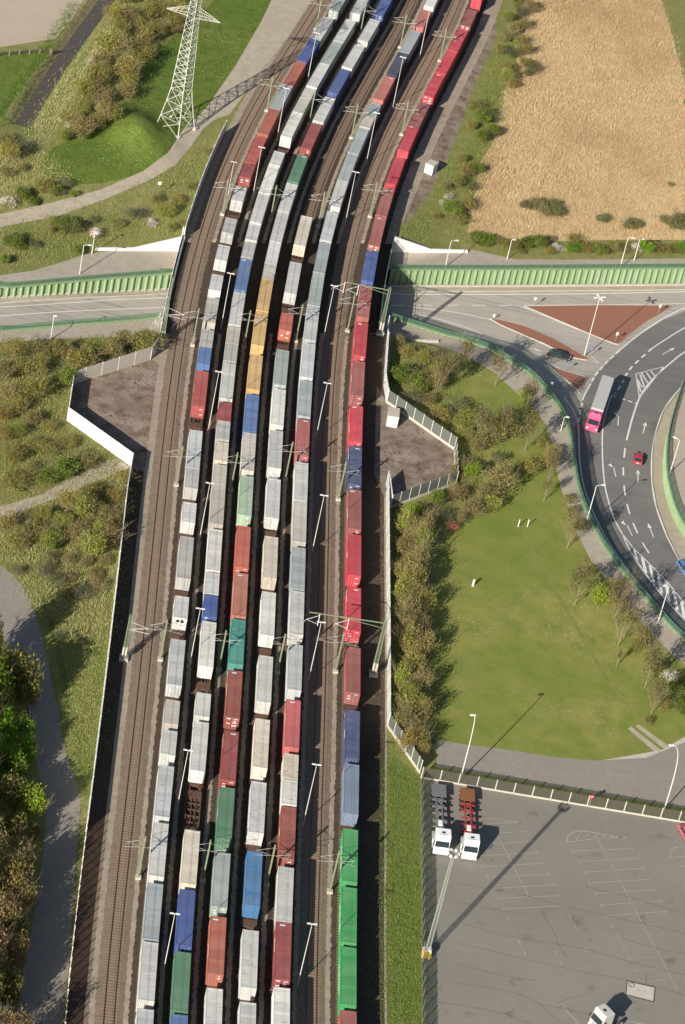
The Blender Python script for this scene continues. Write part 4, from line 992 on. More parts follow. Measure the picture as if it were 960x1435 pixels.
def bogie_mesh():
    if 'b' in WM: return WM['b'], WM['w']
    b = MB()
    for s in (-1, 1): b.box((s*.95, 0, .55), (.14, 2.6, .28)); b.box((s*.95, 0, .72), (.16, .7, .2))
    b.box((0, 0, .7), (2.0, .4, .22))
    wmb = MB()
    for s in (-1, 1): wmb.tube([(s*.69, 0, .44), (s*.80, 0, .44)], .46, 18)
    wmb.tube([(-.9, 0, .44), (.9, 0, .44)], .07, 8)
    WM['b'] = b.mesh('bogie', M['rust']); WM['w'] = wmb.mesh('wheelset', M['wheel']); return WM['b'], WM['w']
def wagon_mesh(L):
    key = round(L*2)/2
    if key in WM: return WM[key], key
    L = key; h = L/2; b = MB()
    for s in (-1, 1):
        b.box((s*1.12, 0, .98), (.16, L-.1, .42)); b.box((s*.32, 0, .95), (.14, L-.1, .40))
        b.box((0, s*(h-.12), .98), (2.5, .24, .42))
        for x in (-.87, .87): b.tube([(x, s*h, .98), (x, s*(h+.45), .98), (x, s*(h+.46), .98), (x, s*(h+.52), .98)], [.1, .1, .24, .24], 10)
        b.box((0, s*(h-.9), 1.16), (2.3, 1.4, .05))
    n = int(L/1.5)
    for i in range(1, n): b.box((0, -h+L*i/n, .98), (2.24, .16, .3))
    for i in range(0, n-1, 2):
        y0 = -h+L*i/n; y1 = -h+L*(i+1)/n
        b.bar((-1.1, y0, 1.02), (-.3, y1, 1.02), .1); b.bar((1.1, y0, 1.02), (.3, y1, 1.02), .1)
    for s in (-1, 1):                                 # truss under the side sill
        b.bar((s*1.1, -h*.45, .55), (s*1.1, h*.45, .55), .1)
        for y in (-.45, -.15, .15, .45): b.bar((s*1.1, y*L/2, .55), (s*1.1, y*L/2, .8), .1)
    WM[key] = b.mesh('container_wagon', M['rust']); return WM[key], key
def wagon(k, ya, yb, label):
    o = 5.0*k; yc = (ya+yb)/2; pa, pb = track_pt(o, ya), track_pt(o, yb); L = (pb-pa).length
    me, L = wagon_mesh(L); d = (pb-pa).normalized()
    root = inst('container_wagon', me); root.location = (pa+pb)/2; root.location.z = .0
    root.rotation_euler = (0, 0, math.atan2(d.y, d.x)-math.pi/2)
    tag(root, label, 'railway wagon', 'rusty flat wagons carrying the containers')
    bm_, wm_ = bogie_mesh()
    for s in (-1, 1):
        bo = inst('bogie', bm_, root); bo.location = (0, s*(L/2-1.9), .22)
        for t in (-.9, .9):
            ws = inst('wheelset', wm_, bo); ws.location = (0, t, 0)
    return root
font_objs = []
def side_text(root, txt, size, mat, L):
    cu = bpy.data.curves.new('lettering', 'FONT'); cu.body = txt; cu.size = size; cu.extrude = .004; cu.align_x = 'CENTER'; cu.align_y = 'CENTER'; cu.materials.append(mat)
    t = bpy.data.objects.new('lettering', cu); link(t, root)
    bpy.context.view_layer.update()
    me = bpy.data.meshes.new_from_object(t.evaluated_get(bpy.context.evaluated_depsgraph_get())); bpy.data.objects.remove(t)
    t = inst('lettering', me, root)
    t.location = (-CW/2-.012, 0, 1.35); t.rotation_euler = (R(90), 0, R(-90))
all_boxes = {}
for k in (1, 2, 3, 4, 5, 7):
    o = 5.0*k; items = []
    for s in C_[k].split(' '):
        a, b, c, e = s.split(','); a, b = float(a), float(b)
        yf, yn = y_at(o, a, DECK+CH), y_at(o, b, DECK+CH)
        items.append([yf, yn, c, e])
    for i, it in enumerate(items):
        L = it[0]-it[1]; nxt = items[i+1][0] if i+1 < len(items) else -1e9
        best = min(STD, key=lambda q: abs(q[0]-L-.35))[0]
        it.append(best)
    for i, it in enumerate(items):                                # keep neighbours apart
        yf = it[0]; L = it[4]; n = track_dir(yf).y
        it.append(yf-L*n); 
    for i in range(len(items)-1):
        gap = items[i][5]-items[i+1][0]
        if gap < .28:
            sh = .28-gap
            up = items[i-1][5]-items[i][0] if i else 9
            m = min(sh, max(0, up-.28)); items[i][0] += m; items[i][5] += m; sh -= m
            if sh > 0: items[i+1][0] -= sh; items[i+1][5] -= sh
    names = {}
    tot = {}
    for it in items: tot[(it[2], it[4])] = tot.get((it[2], it[4]), 0)+1
    seen = {}
    for i in range(len(items)-1, -1, -1):                         # from the near end outwards
        yf, yn, c, e, L, ynear = items[i]
        key = (c, L); j = seen.get(key, 0); seen[key] = j+1
        where = TRAIN[k]
        which = '' if tot[key] == 1 else (ordinal(j)+' such from the near end, ')
        endw = {'d': 'doors towards the viewer', 'p': 'plain near end', 'r': 'cooling unit end'}[e]
        lab_ = f'{LW_[L]} {CNAME[c]} container, {which}{where}, {endw}'
        if len(lab_.split()) > 16: lab_ = f'{LW_[L]} {CNAME[c]} container, {which}{where}'
        it = items[i]
        r_ = container(k, (yf+ynear)/2, L, c, e, lab_, f'containers on the {where}')
        if c == 'bgn': side_text(r_, 'EVERGREEN', 1.15, M['mark'], L)
    # wagons under them, cut where the boxes leave a gap
    run = [items[0]]; wl_ = []
    def flush():
        wl_.append((run[-1][5]-.55, run[0][0]+.55))
    for a, b in zip(items[:-1], items[1:]):
        gap = a[5]-b[0]
        tooLong = run[0][0]-b[5] > 20.5
        if gap > 1.5 or (tooLong and gap >= 0): flush(); run = [b]
        else: run.append(b)
    flush()
    # stretch wagons to meet with a coupling space of about 1.2 m
    for i in range(len(wl_)-1):
        gap = wl_[i][0]-wl_[i+1][1]
        if gap > 1.3:
            if gap > 9.0: wl_.insert(i+1, (wl_[i+1][1]+1.2, wl_[i][0]-1.2))
            else: wl_[i] = (wl_[i][0]-(gap-1.3)/2, wl_[i][1]); wl_[i+1] = (wl_[i+1][0], wl_[i+1][1]+(gap-1.3)/2)
        elif gap < 1.1:
            m = (wl_[i][0]+wl_[i+1][1])/2; wl_[i] = (m+.55, wl_[i][1]); wl_[i+1] = (wl_[i+1][0], m-.55)
    for j, (a, b) in enumerate(wl_[::-1]):
        wagon(k, a, b, f'rusty brown flat wagon, {ordinal(j)} from the near end of the {TRAIN[k]}')

# ------------------------------------------------------------------ catenary masts, wires and yard lamps
def mast_geo():
    m = MB(); m.box((0, 0, 4.3), (.06, .24, 8.8)); 
    for s in (-1, 1): m.box((0, s*.12, 4.3), (.24, .05, 8.8))
    f = MB(); f.box((0, 0, .15), (.9, .9, .5))
    return m.mesh('catenary_mast', M['mastgreen']), f.mesh('foundation', M['concrete'])
MM, MF = mast_geo()
def arm_mesh(s, sec=False):
    a = MB(); st = 2.6
    a.tube([(0, 0, 8.1), (s*st, 0, 7.1)], .026, 6); a.tube([(0, 0, 6.4), (s*st*1.05, 0, 7.15)], .032, 6)
    a.tube([(0, 0, 6.5), (s*st*.8, .1, 6.1), (s*st*1.15, .1, 6.0)], .028, 6); a.tube([(s*st*1.02, 0, 7.15), (s*st*.85, 0, 6.1)], .022, 6)
    i = MB()
    for z0, z1 in ((8.1, 7.1), (6.4, 7.15)):
        p = Vector((0, 0, z0)).lerp(Vector((s*st, 0, z1)), .12); q = Vector((0, 0, z0)).lerp(Vector((s*st, 0, z1)), .26); i.tube([p, q], .07, 8)
    return a.mesh('cantilever', M['steel']), i.mesh('insulator', M['insul'])
AM = {1: arm_mesh(1), -1: arm_mesh(-1)}
def mast(o, y, label, arms=(1, -1), rz0=0.0):
    d = track_dir(y); root = inst('catenary_mast', MM); root.location = track_pt(o, y); root.rotation_euler = (0, 0, math.atan2(d.y, d.x)-math.pi/2+rz0)
    tag(root, label, 'catenary mast', 'green overhead line masts between the tracks'); inst('foundation', MF, root)
    for s in arms:
        c = inst('cantilever', AM[s][0], root); inst('insulator', AM[s][1], c)
    return root
def yo(px, z): q = P(*px, z); return q.y, track_off(q.x, q.y)
GAPN = {2.5: 'between empty left track and first train', 12.5: 'between the second and third trains', 22.5: 'between the fourth and fifth trains', 32.5: 'between empty middle track and rightmost train'}
for o, tops in ((2.5, [(204, 1174), (234, 870), (257.5, 627.5), (277.5, 432.5), (321, 251), (386, 107.5), (457, -5)]),
                (12.5, [(294, 1186), (315.8, 891), (333, 641), (350, 439), (389.5, 260), (446, 124), (519, 0)]),
                (22.5, [(386, 1200), (399.5, 902), (412, 631), (423.5, 433), (453.8, 267.5), (506, 140), (575, 14)]),
                (32.5, [(477, 1216), (478, 905), (487, 664), (499, 421), (530, 252), (578, 132.5), (633, 30)])):
    for i, tp in enumerate(tops):
        y, oo = yo(tp, 8.7)
        mast(o, y, f'green mast, {ordinal(i)} from near end, {GAPN[o]}', arms=(1, -1))
def lattice(mb, p, H, w0, w1, n, r=.045, rz=0.0):
    co, si = math.cos(rz), math.sin(rz)
    def c(i, z):
        k = w0+(w1-w0)*z/H; sx, sy = ((-1, -1), (1, -1), (1, 1), (-1, 1))[i]
        x, y = sx*k/2, sy*k/2; return Vector((p[0]+x*co-y*si, p[1]+x*si+y*co, p[2]+z))
    for i in range(4): mb.bar(c(i, 0), c(i, H), r*2)
    for j in range(n):
        z0, z1 = H*j/n, H*(j+1)/n
        for i in range(4):
            k = (i+1) % 4
            mb.bar(c(i, z0), c(k, z1), r*1.1); mb.bar(c(k, z0), c(i, z1), r*1.1); mb.bar(c(i, z1), c(k, z1), r*1.1)
def anchor_mast(px_top, H, side, reach, label, y=None, o=None):
    if o is None: y, o = yo(px_top, H)
    d = track_dir(y); root = empty('lattice_mast', track_pt(o, y), math.atan2(d.y, d.x)-math.pi/2, label, 'lattice mast')
    m = MB(); lattice(m, (0, 0, 0), H, .75, .4, 14, .04); m.build('mast', M['mastgreen'], root)
    MB().box((0, 0, .2), (1.5, 1.5, .6)).build('foundation', M['concrete'], root)
    cw = MB()
    for x in (-.25, .25): cw.tube([(x, -.55, 1.4), (x, -.55, 3.0)], .2, 10)
    cw.build('counterweight', M['concrete'], root)
    b = MB(); z = H-.6
    if reach > 6:
        b.bar((0, 0, z), (side*reach, 0, z), .15); b.bar((0, 0, z-1.1), (side*reach*.6, 0, z-.1), .08)
        b.build('beam', M['mastgreen'], root)
        t = MB()
        for x in (6.2, 11.2):
            X = side*min(x, reach); t.bar((X, 0, z), (X, 0, z-2.6), .1); t.tube([(X, 0, z-.4), (X+side*2.0, 0, z-1.6)], .03, 6); t.tube([(X, 0, z-2.3), (X+side*2.1, 0, z-1.6), (X+side*2.4, 0, z-2.2)], .03, 6)
        t.build('cantilever', M['white'], root)
    else:
        b.tube([(0, 0, 8.2), (side*reach, 0, 7.2)], .03, 6); b.tube([(0, 0, 6.5), (side*reach, 0, 7.2)], .035, 6); b.tube([(0, 0, 6.4), (side*reach*1.1, 0, 6.1)], .03, 6)
        b.build('cantilever', M['white'], root)
anchor_mast((541, 893), 12.0, -1, 13.0, 'tall green lattice mast with long beam over the two right tracks, mid picture')
anchor_mast((546, 412), 11.0, -1, 9.0, 'tall green lattice mast with beam beside the right end of the bridge')
anchor_mast((184, 860), 9.5, 1, 3.2, 'short lattice mast with counterweights in the shadow of the left noise wall')
anchor_mast((236, 425), 9.0, 1, 3.4, 'short lattice mast with counterweights inside the left bridge parapet')
for k in range(8):
    wr = MB(); ys = list(range(225, 770, 12))
    for h_, sag in ((6.0, 0), (7.0, 0.0)):
        pts = [track_pt(5.0*k, y, h_) for y in ys]; wr.tube(pts, .012, 4)
    tag(wr.build('overhead_wire', M['wire']), 'thin pair of overhead wires above the '+' '.join(TLAB[k].split()[:9]), 'overhead wire')
def lamp_geo():
    p = MB(); p.tube([(0, 0, 0), (0, 0, 12.9)], [.085, .045], 8)
    h = MB()
    for s in (-1, 1): h.box((s*.45, 0, 12.95), (.6, .24, .12))
    h.box((0, 0, 12.92), (.5, .1, .08))
    return p.mesh('lamp_post', M['pole']), h.mesh('lamp_head', M['lamp'])
LP, LH = lamp_geo()
for o, nm, tops in ((7.5, 'between the first and second trains', [(244, 1286), (264.5, 1056), (281, 857), (295.5, 681), (307.5, 524), (324, 385), (369, 206), (407, 123), (453, 45)]),
                    (27.9, 'between the fifth train and the empty track', [(436, 1317), (443, 1089), (449.5, 888), (453, 709), (459.5, 549), (465.5, 407), (497.5, 239), (530, 152), (572, 72), (611, 5)])):
    for i, tp in enumerate(tops):
        y, _ = yo(tp, 13.0)
        d = track_dir(y); root = inst('lamp_post', LP); root.location = track_pt(o, y); root.rotation_euler = (0, 0, math.atan2(d.y, d.x)-math.pi/2)
        tag(root, f'slim white twin-head lamp, {ordinal(i)} from near end, {nm}', 'lamp post', 'yard lamps between the trains'); inst('lamp_head', LH, root)
y, o = yo((323.5, 226), 8.0)
root = inst('lamp_post', LP); root.scale = (.9, .9, .62); root.location = track_pt(2.3, y); tag(root, 'lower pale lamp post standing alone beside the empty left track', 'lamp post'); inst('lamp_head', LH, root)
# ------------------------------------------------------------------ street lamps and signs beside the roads
def height_for(base, px):                 # height at which a vertical through base reaches the picture row of px
    a, b = 0.5, 60.0
    for _ in range(40):
        m = (a+b)/2
        if proj(base+Vector((0, 0, m)))[1] > px[1]: a = m
        else: b = m
    return (a+b)/2
def street_lamp(base, H, arm, label, mat='pole', heads=1, group='street lamps beside the roads'):
    root = empty('street_lamp', base, 0, label, 'street lamp', group)
    arm = Vector((arm[0], arm[1], 0)); p = MB(); b = MB(); L = arm.length
    pts = [(0, 0, -.1), (0, 0, H*.5), (0, 0, H-.15)]
    if L > .05: pts += [arm*.35+Vector((0, 0, H)), arm+Vector((0, 0, H+.1))]
    p.tube(pts, [.12, .09, .07]+([.05, .05] if L > .05 else []), 8); p.build('pole', M[mat], root)
    if heads == 4:
        for a in range(4):
            c = Vector((math.cos(a*math.pi/2+.5), math.sin(a*math.pi/2+.5), 0)); b.bar(Vector((0, 0, H)), c*.5+Vector((0, 0, H+.05)), .06); b.box(c*.85+Vector((0, 0, H+.05)), (.9, .34, .2), math.atan2(c.y, c.x))
    else:
        an = math.atan2(arm.y, arm.x) if L > .05 else 0
        q = (arm*1.15 if L > .05 else Vector((.2, 0, 0)))+Vector((0, 0, H+.1)); b.box(q, (.7, .3, .16), an)
    b.build('lamp_head', M['lamp'], root); return root
for base, top, arm, lab_, hd in (
    (GR(818.5, 499), (839, 417), (0, 0), 'tall street lamp with a cross of four heads by the brick traffic islands', 4),
    (G(823, 727.5), (836, 680), (1.1, .4), 'street lamp with a bent arm leaning over the roundabout lane from the meadow pavement', 1),
    (G(922.5, 871), (945, 821), (-.7, -.3), 'bluish street lamp at the lower right bend of the roundabout', 1),
    (G(939, 662.6), (952, 616.6), (-.9, .3), 'pale street lamp on the plaza inside the roundabout', 1),
    (G(111.6, 384), (119, 343), (1.0, .2), 'street lamp with short arm beside the upper path left of the bridge', 1),
    (G(128.7, 355.7), (135, 326.6), (0.3, 0), 'short street lamp at the top of the scrub above the left wing wall', 1),
    (G(71, 476), (75, 443), (.2, 0), 'street lamp by the lower pavement left of the bridge', 1),
    (G(624, 374), (633, 337), (1.0, .3), 'street lamp nearest the bridge on the upper path right of it', 1),
    (G(710.6, 363.4), (717, 336), (.4, .1), 'street lamp in front of the hedgerow, second along the right upper path', 1),
    (G(869, 375), (881, 333), (.9, .2), 'tallest street lamp of the pair near the right end of the hedgerow', 1),
    (G(888.6, 365), (896.5, 335), (.5, .1), 'shorter street lamp of the pair near the right end of the hedgerow', 1),
    (G(786, 603), (791.6, 584), (.5, 0), 'small path lamp between the curved green railing and the small trees', 1),
    (GR(739, 397), (741, 388), (.2, 0), 'tiny lamp on the green sheet pile wall right of the bridge', 1)):
    H = height_for(base, top); street_lamp(base, H, arm, lab_, 'pole', hd)
def curved_lamp(base, top, label):        # swan-neck pole
    root = empty('street_lamp', base, 0, label, 'street lamp', 'street lamps beside the roads')
    H = height_for(base, top); e = P(*top, base.z+H)-base; p = MB(); pts = []
    for i in range(11):
        t = i/10; pts.append((e.x*(t**2.6), e.y*(t**2.6), H*math.sin(t*math.pi/2)**.9))
    p.tube(pts, [.12-.006*i for i in range(11)], 8); p.build('pole', M['pole'], root)
    d = Vector((e.x, e.y, 0)).normalized() if e.length > 0 else Vector((1, 0, 0))
    MB().box((e.x+d.x*.2, e.y+d.y*.2, H-.02), (.95, .3, .16), math.atan2(d.y, d.x)).build('lamp_head', M['lamp'], root)
curved_lamp(G(645, 1093), (664.5, 1002), 'curved white street lamp behind the yard fence, next to the parked trucks')
curved_lamp(G(930.6, 1135), (942.5, 1044), 'curved white street lamp behind the yard fence near the right edge')
def sign(base, H, board, mat, label, wd=.6, shape='rect', rz=0.35):
    root = empty('road_sign', base, rz, label, 'road sign')
    MB().tube([(0, 0, -.1), (0, 0, H)], .04, 6).build('post', M['steel'], root)
    b = MB()
    if shape == 'disc': b.tube([(0, -.07, H-.3), (0, -.03, H-.3)], wd/2, 18)
    else: b.box((0, -.06, H-.35), (wd, .04, .7))
    o = b.build('sign_plate', M[mat], root)
    if shape == 'disc': MB().box((0, -.08, H-.3), (wd*.66, .03, wd*.16)).build('white_bar', M['white'], o)
    return root
sign(GR(791, 522), 2.4, 0, 'signblue', 'blue sign on a post at the tip of the small brick island', .7, 'disc')
sign(GR(747, 431), 2.6, 0, 'white', 'thin sign post at the left corner of the large brick island', .5)
sign(GR(862, 479), 2.4, 0, 'white', 'thin sign post at the lower corner of the large brick island', .5)
sign(GR(922, 440), 2.4, 0, 'white', 'thin sign post at the right end of the large brick island', .5)
sign(GR(770, 550), 2.6, 0, 'white', 'sign post on the approach beside the curved green railing', .6)
sign(GR(826, 500), 2.4, 0, 'signblue', 'blue sign on a post beside the tall four-headed lamp', .7, 'disc')
sign(GR(691, 448), 1.4, 0, 'white', 'low sign at the left tip of the long brick island', .4)
sign(G(221, 274), 3.4, 0, 'white', 'white sign board on a post below the bend of the dirt track', .7)
q = G(825, 1131); sign(q+Vector((0, -.05, 0)), 2.7, 0, 'signred', 'round red sign with white bar on the yard fence', .8, 'disc')
st_ = MB(); q = G(662.5, 821); st_.box((q.x, q.y, .7), (.35, .2, 1.5)); tag(st_.build('marker_post', M['white']), 'white marker post standing alone in the mown meadow', 'marker post')

for a, nm in (((726, 738), 'left'), ((739, 738), 'right')):
    st_ = MB(); q = G(*a); st_.box((q.x, q.y, .8), (.14, .14, 1.7)); tag(st_.build('marker_post', M['white']), f'slim white post, {nm} one of the pair at the top of the mown meadow', 'marker post')
# ------------------------------------------------------------------ huts
def hut(c, rz, label, d=(2.1, 2.6, 2.5)):
    root = empty('trackside_hut', c, rz, label, 'hut')
    b = MB(); b.box((0, 0, d[2]/2), d); bevel(b.build('walls', M['wallwhite'], root), .05)
    r = MB(); r.box((0, 0, d[2]+.06), (d[0]+.16, d[1]+.16, .12), 0, 0, (.94, .94)); r.build('roof', M['wallbeige'], root)
    dr = MB().box((.1, -d[1]/2-.02, 1.0), (.85, .05, 1.9)).build('door', M['white'], root); MB().box((.42, -d[1]/2-.06, 1.0), (.05, .05, .16)).build('handle', M['dark'], dr)
hut(P(548, 597, 0)+Vector((0, 1.2, 0)), R(4), 'white hut with pale roof in front of the glazed wall of the right gravel bay', (2.1, 3.2, 2.4))
hut(P(601, 244, 0)+Vector((0.2, 1.0, 0)), R(-22), 'white hut beside the dirt strip right of the red train, beyond the bridge', (2.0, 2.4, 2.3))

# ------------------------------------------------------------------ power pylon
def pylon():
    legs = [G(216, 173), G(241, 190.5), G(269, 180.5), G(257, 160)]
    c = sum(legs, Vector())/4; c.z = 0
    root = empty('power_pylon', c, 0, 'tall pale lattice power pylon standing on the green meadow at the upper left', 'power pylon')
    ang = math.atan2((legs[2]-legs[1]).y+(legs[3]-legs[0]).y, (legs[2]-legs[1]).x+(legs[3]-legs[0]).x)
    wd = 6.2
    m = MB(); lv = [(0, wd), (3.2, wd*.83), (7, wd*.64), (10, wd*.52)] + [(10+i*1.75, wd*.52-(wd*.52-1.9)*i/10) for i in range(1, 11)] + [(27.5+i*1.6, 1.9-.12*i) for i in range(1, 9)]
    def cor(i, z, k):
        sx, sy = ((-1, -1), (1, -1), (1, 1), (-1, 1))[i]; x, y = sx*k/2, sy*k/2
        return Vector((x*math.cos(ang)-y*math.sin(ang), x*math.sin(ang)+y*math.cos(ang), z))
    for (z0, k0), (z1, k1) in zip(lv[:-1], lv[1:]):
        t = .17 if z0 < 20 else .12
        for i in range(4):
            j = (i+1) % 4
            m.bar(cor(i, z0, k0), cor(i, z1, k1), t)
            m.bar(cor(i, z0, k0), cor(j, z1, k1), t*.6); m.bar(cor(j, z0, k0), cor(i, z1, k1), t*.6)
            if z0 > 0: m.bar(cor(i, z0, k0), cor(j, z0, k0), t*.55)
    zt, kt = lv[-1]
    for i in range(4): m.bar(cor(i, zt, kt), Vector((0, 0, zt+3.5)), .1)
    m.build('tower', M['pylon'], root)
    tip = P(309, 32, 27.6)-c; ad = Vector((tip.x, tip.y, 0)).normalized(); L = Vector((tip.x, tip.y, 0)).length
    for z, ln in ((27.6, L), (33.5, L*.78), (39.0, L*.55)):
        for s in (-1, 1):
            a = MB(); e = ad*(s*ln)+Vector((0, 0, z)); nb = Vector((-ad.y, ad.x, 0))
            for q in (-.85, .85):
                b0 = ad*(s*.9)+nb*q+Vector((0, 0, z)); b1 = ad*(s*.8)+nb*q*.8+Vector((0, 0, z+1.9))
                a.bar(b0, e, .12); a.bar(b1, e, .10)
                for f in (.2, .4, .6, .8): a.bar(b0.lerp(e, f), b1.lerp(e, f-.12), .07)
            for f in (.1, .25, .4, .55, .7, .85):
                p0 = (ad*(s*.9)+nb*-.85+Vector((0, 0, z))).lerp(e, f); p1 = (ad*(s*.9)+nb*.85+Vector((0, 0, z))).lerp(e, f); a.bar(p0, p1, .07)
            ar = a.build('cross_arm', M['pylon'], root)
            for f in ((1.0,) if ln < 6 else (1.0, .5)):
                p = (ad*(s*.9)+Vector((0, 0, z))).lerp(e, f); i_ = MB()
                for dz in range(7): i_.tube([p+Vector((0, 0, -.3-dz*.26)), p+Vector((0, 0, -.36-dz*.26))], [.17, .09], 8)
                i_.tube([p, p+Vector((0, 0, -2.1))], .03, 5); i_.build('insulator', M['insul'], ar)
    f = MB()
    for i in range(4): p = cor(i, 0, wd); f.box((p.x, p.y, .2), (.9, .9, .7), ang)
    f.build('footings', M['concrete'], root)
pylon()

# ------------------------------------------------------------------ floodlight mast in the truck yard
fb = G(597, 1340); root = empty('floodlight_mast', fb, .1, 'tall lattice floodlight mast on a yellow base at the left side of the truck yard', 'floodlight mast')
m = MB(); lattice(m, (0, 0, 1.2), 20.0, .62, .34, 26, .028); m.build('mast', M['steel'], root)
b = MB(); b.box((0, 0, .75), (1.3, 1.3, 1.5), 0, 0, (.92, .92)); bevel(b.build('base', M['yellow'], root), .05)
b = MB(); 
for i in range(4): b.box((.72, -.5+i*.33, .45+i*.25), (.1, .16, .16)); b.box((-.72, -.5+i*.33, .45+i*.25), (.1, .16, .16)); 
b.box((0, 0, 1.56), (1.1, 1.1, .08)); b.build('white_edging', M['white'], root)
b = MB(); b.box((0, 0, 21.2), (1.0, 1.0, .1))
for i in range(4):
    a = i*math.pi/2; b.bar((0, 0, 21.3), (.75*math.cos(a), .75*math.sin(a), 21.5), .08)
b.build('platform', M['steel'], root)
for i in range(6):
    a = i*math.pi/3; MB().box((.8*math.cos(a), .8*math.sin(a), 21.6), (.26, .42, .36), a).build('floodlight', M['lamp'], root)
q = G(598, 1345)
# ------------------------------------------------------------------ vehicles
def wheel(parent, x, y, r=.5, wd=.3, name='wheel'):
    t = MB(); t.tube([(x-wd/2, y, r), (x+wd/2, y, r)], r, 20); w_ = t.build(name, M['tyre'], parent)
    h = MB(); s = 1 if x > 0 else -1; h.tube([(x+s*(wd/2-.02), y, r), (x+s*(wd/2+.015), y, r)], r*.55, 14); h.build('rim', M['steel'], w_); return w_
def cab(root, c, y0, high=True, roofmark=True):   # cab-over tractor, front towards local +y, rear of cab at y0
    H = 3.8 if high else 3.0; L = 2.5; w = 1.24
    prof = [(y0, .75), (y0+L-.02, .75), (y0+L+.03, 1.2), (y0+L-.04, 1.75), (y0+L-.30, 2.78), (y0+L-.50, H-.14), (y0+L-.72, H), (y0+.1, H-.02), (y0, H-.2)]
    b = MB(); b.profile(prof, -w, w); o = b.build('cab', M['objcol'], root); o.color = (*c, 1); bevel(o, .10, 3)
    ws = MB(); e = .012
    ws.face(((-w+.10, y0+L-.045+e, 1.77), (w-.10, y0+L-.045+e, 1.77), (w-.14, y0+L-.30+e, 2.80), (-w+.14, y0+L-.30+e, 2.80)))
    ws.build('windscreen', M['glass'], o)
    sv = MB(); sv.box((0, y0+L-.36, 2.88), (2*w-.3, .16, .06)); s_ = sv.build('sun_visor', M['objcol'], o); s_.color = (*tuple(x*.8 for x in c), 1)
    for s in (-1, 1):
        sw = MB(); sw.face([(s*(w+.006), y0+L-1.15, 1.75), (s*(w+.006), y0+L-.22, 1.75), (s*(w+.006), y0+L-.42, 2.5), (s*(w+.006), y0+L-1.15, 2.5)]); sw.build('side_window', M['glass'], o)
        mr = MB(); mr.box((s*(w+.22), y0+L-.05, 2.2), (.12, .12, .65)); mr.bar((s*w, y0+L-.12, 2.5), (s*(w+.22), y0+L-.05, 2.5), .05); mr.build('mirror', M['dark'], o)
        hl = MB(); hl.box((s*(w-.32), y0+L+.03, .92), (.42, .08, .2)); hl.build('headlight', M['lamp'], o)
        st = MB(); st.box((s*(w-.05), y0+.6, .75), (.3, 1.2, .7)); so = st.build('side_step', M['objcol'], root); so.color = (*c, 1)
    g = MB()
    for z in (1.05, 1.22, 1.39, 1.56): g.box((0, y0+L+.015-(z-1.2)*.07, z), (1.3, .05, .06))
    g.build('grille', M['dark'] if max(c) < .5 else M['greyframe'], o)
    bp = MB(); bp.box((0, y0+L-.02, .55), (2*w+.02, .3, .42)); bo = bp.build('bumper', M['objcol'], root); bo.color = (*c, 1); bevel(bo, .06)
    MB().box((0, y0+L-1.35, H+.01), (.55, .38, .06)).build('roof_hatch', M['dark'], o)
    return o
def semi(front, rear, c, frame, plate, label):
    d = Vector((front.x-rear.x, front.y-rear.y, 0)); L = d.length; d.normalize()
    root = empty('lorry', (*((front+rear)/2).to_2d(), 0), math.atan2(d.y, d.x)-math.pi/2, label, 'lorry')
    h = L/2; c_ = cab(root, c, h-2.5)
    tx = MB()
    for i in range(7): tx.box((-.6+i*.2, h-.86, 3.81), (.13, .14, .03))
    tx.build('lettering', M['greyframe'], c_)
    ch = MB()
    for s in (-.42, .42): ch.box((s, h-4.0, .85), (.14, 6.6, .28))
    ch.box((0, h-3.4, .85), (.9, 1.2, .2)); ch.build('tractor_frame', M['greyframe'], root)
    tk = MB()
    for s in (-1, 1): tk.tube([(s*1.0, h-4.6, .7), (s*1.0, h-3.0, .7)], .3, 12)
    tk.build('fuel_tank', M['steel'], root)
    for y, xs in ((h-1.2, (-1.05, 1.05)), (h-5.0, (-1.0, 1.0))):
        for x in xs: wheel(root, x, y, .5, .36 if y > h-2 else .6)
    t = MB()
    for s in (-.48, .48): t.box((s, -1.0, 1.18), (.16, L-5.0, .34))
    for i in range(7): t.box((0, -h+.5+i*(L-5.2)/6.5, 1.2), (2.4, .22, .2))
    t.bar((-.9, -h+3.2, 1.2), (.9, -h+5.0, 1.2), .12); t.bar((.9, -h+3.2, 1.2), (-.9, -h+5.0, 1.2), .12)
    t.box((0, h-6.9, 1.25), (2.35, .6, .22)); t.box((0, h-4.9, 1.22), (1.7, .5, .2))
    t.build('chassis', M[frame], root)
    MB().box((0, -h+1.5, 1.42), (2.42, 3.0, .10)).build('rear_plate', M[plate], root)
    MB().box((-.02, h-6.3, 1.32), (.7, 1.2, .22)).build('tool_box', M['white'], root)
    for i in range(3):
        for x in (-.98, .98): wheel(root, x, -h+1.4+i*1.3, .5, .5)
    MB().box((0, -h+.08, .75), (2.4, .1, .3)).build('bumper_bar', M['signred'] if False else M['dark'], root)
    return root
semi(G(616, 1199), G(612.5, 1108), (.82, .82, .80), 'greyframe', 'greyframe', 'white-cab lorry with an empty grey container chassis, left of the parked pair')
semi(G(656, 1206), G(652.5, 1114), (.82, .82, .80), 'redframe', 'orangerust', 'white-cab lorry with an empty red and rusty container chassis, right of the parked pair')
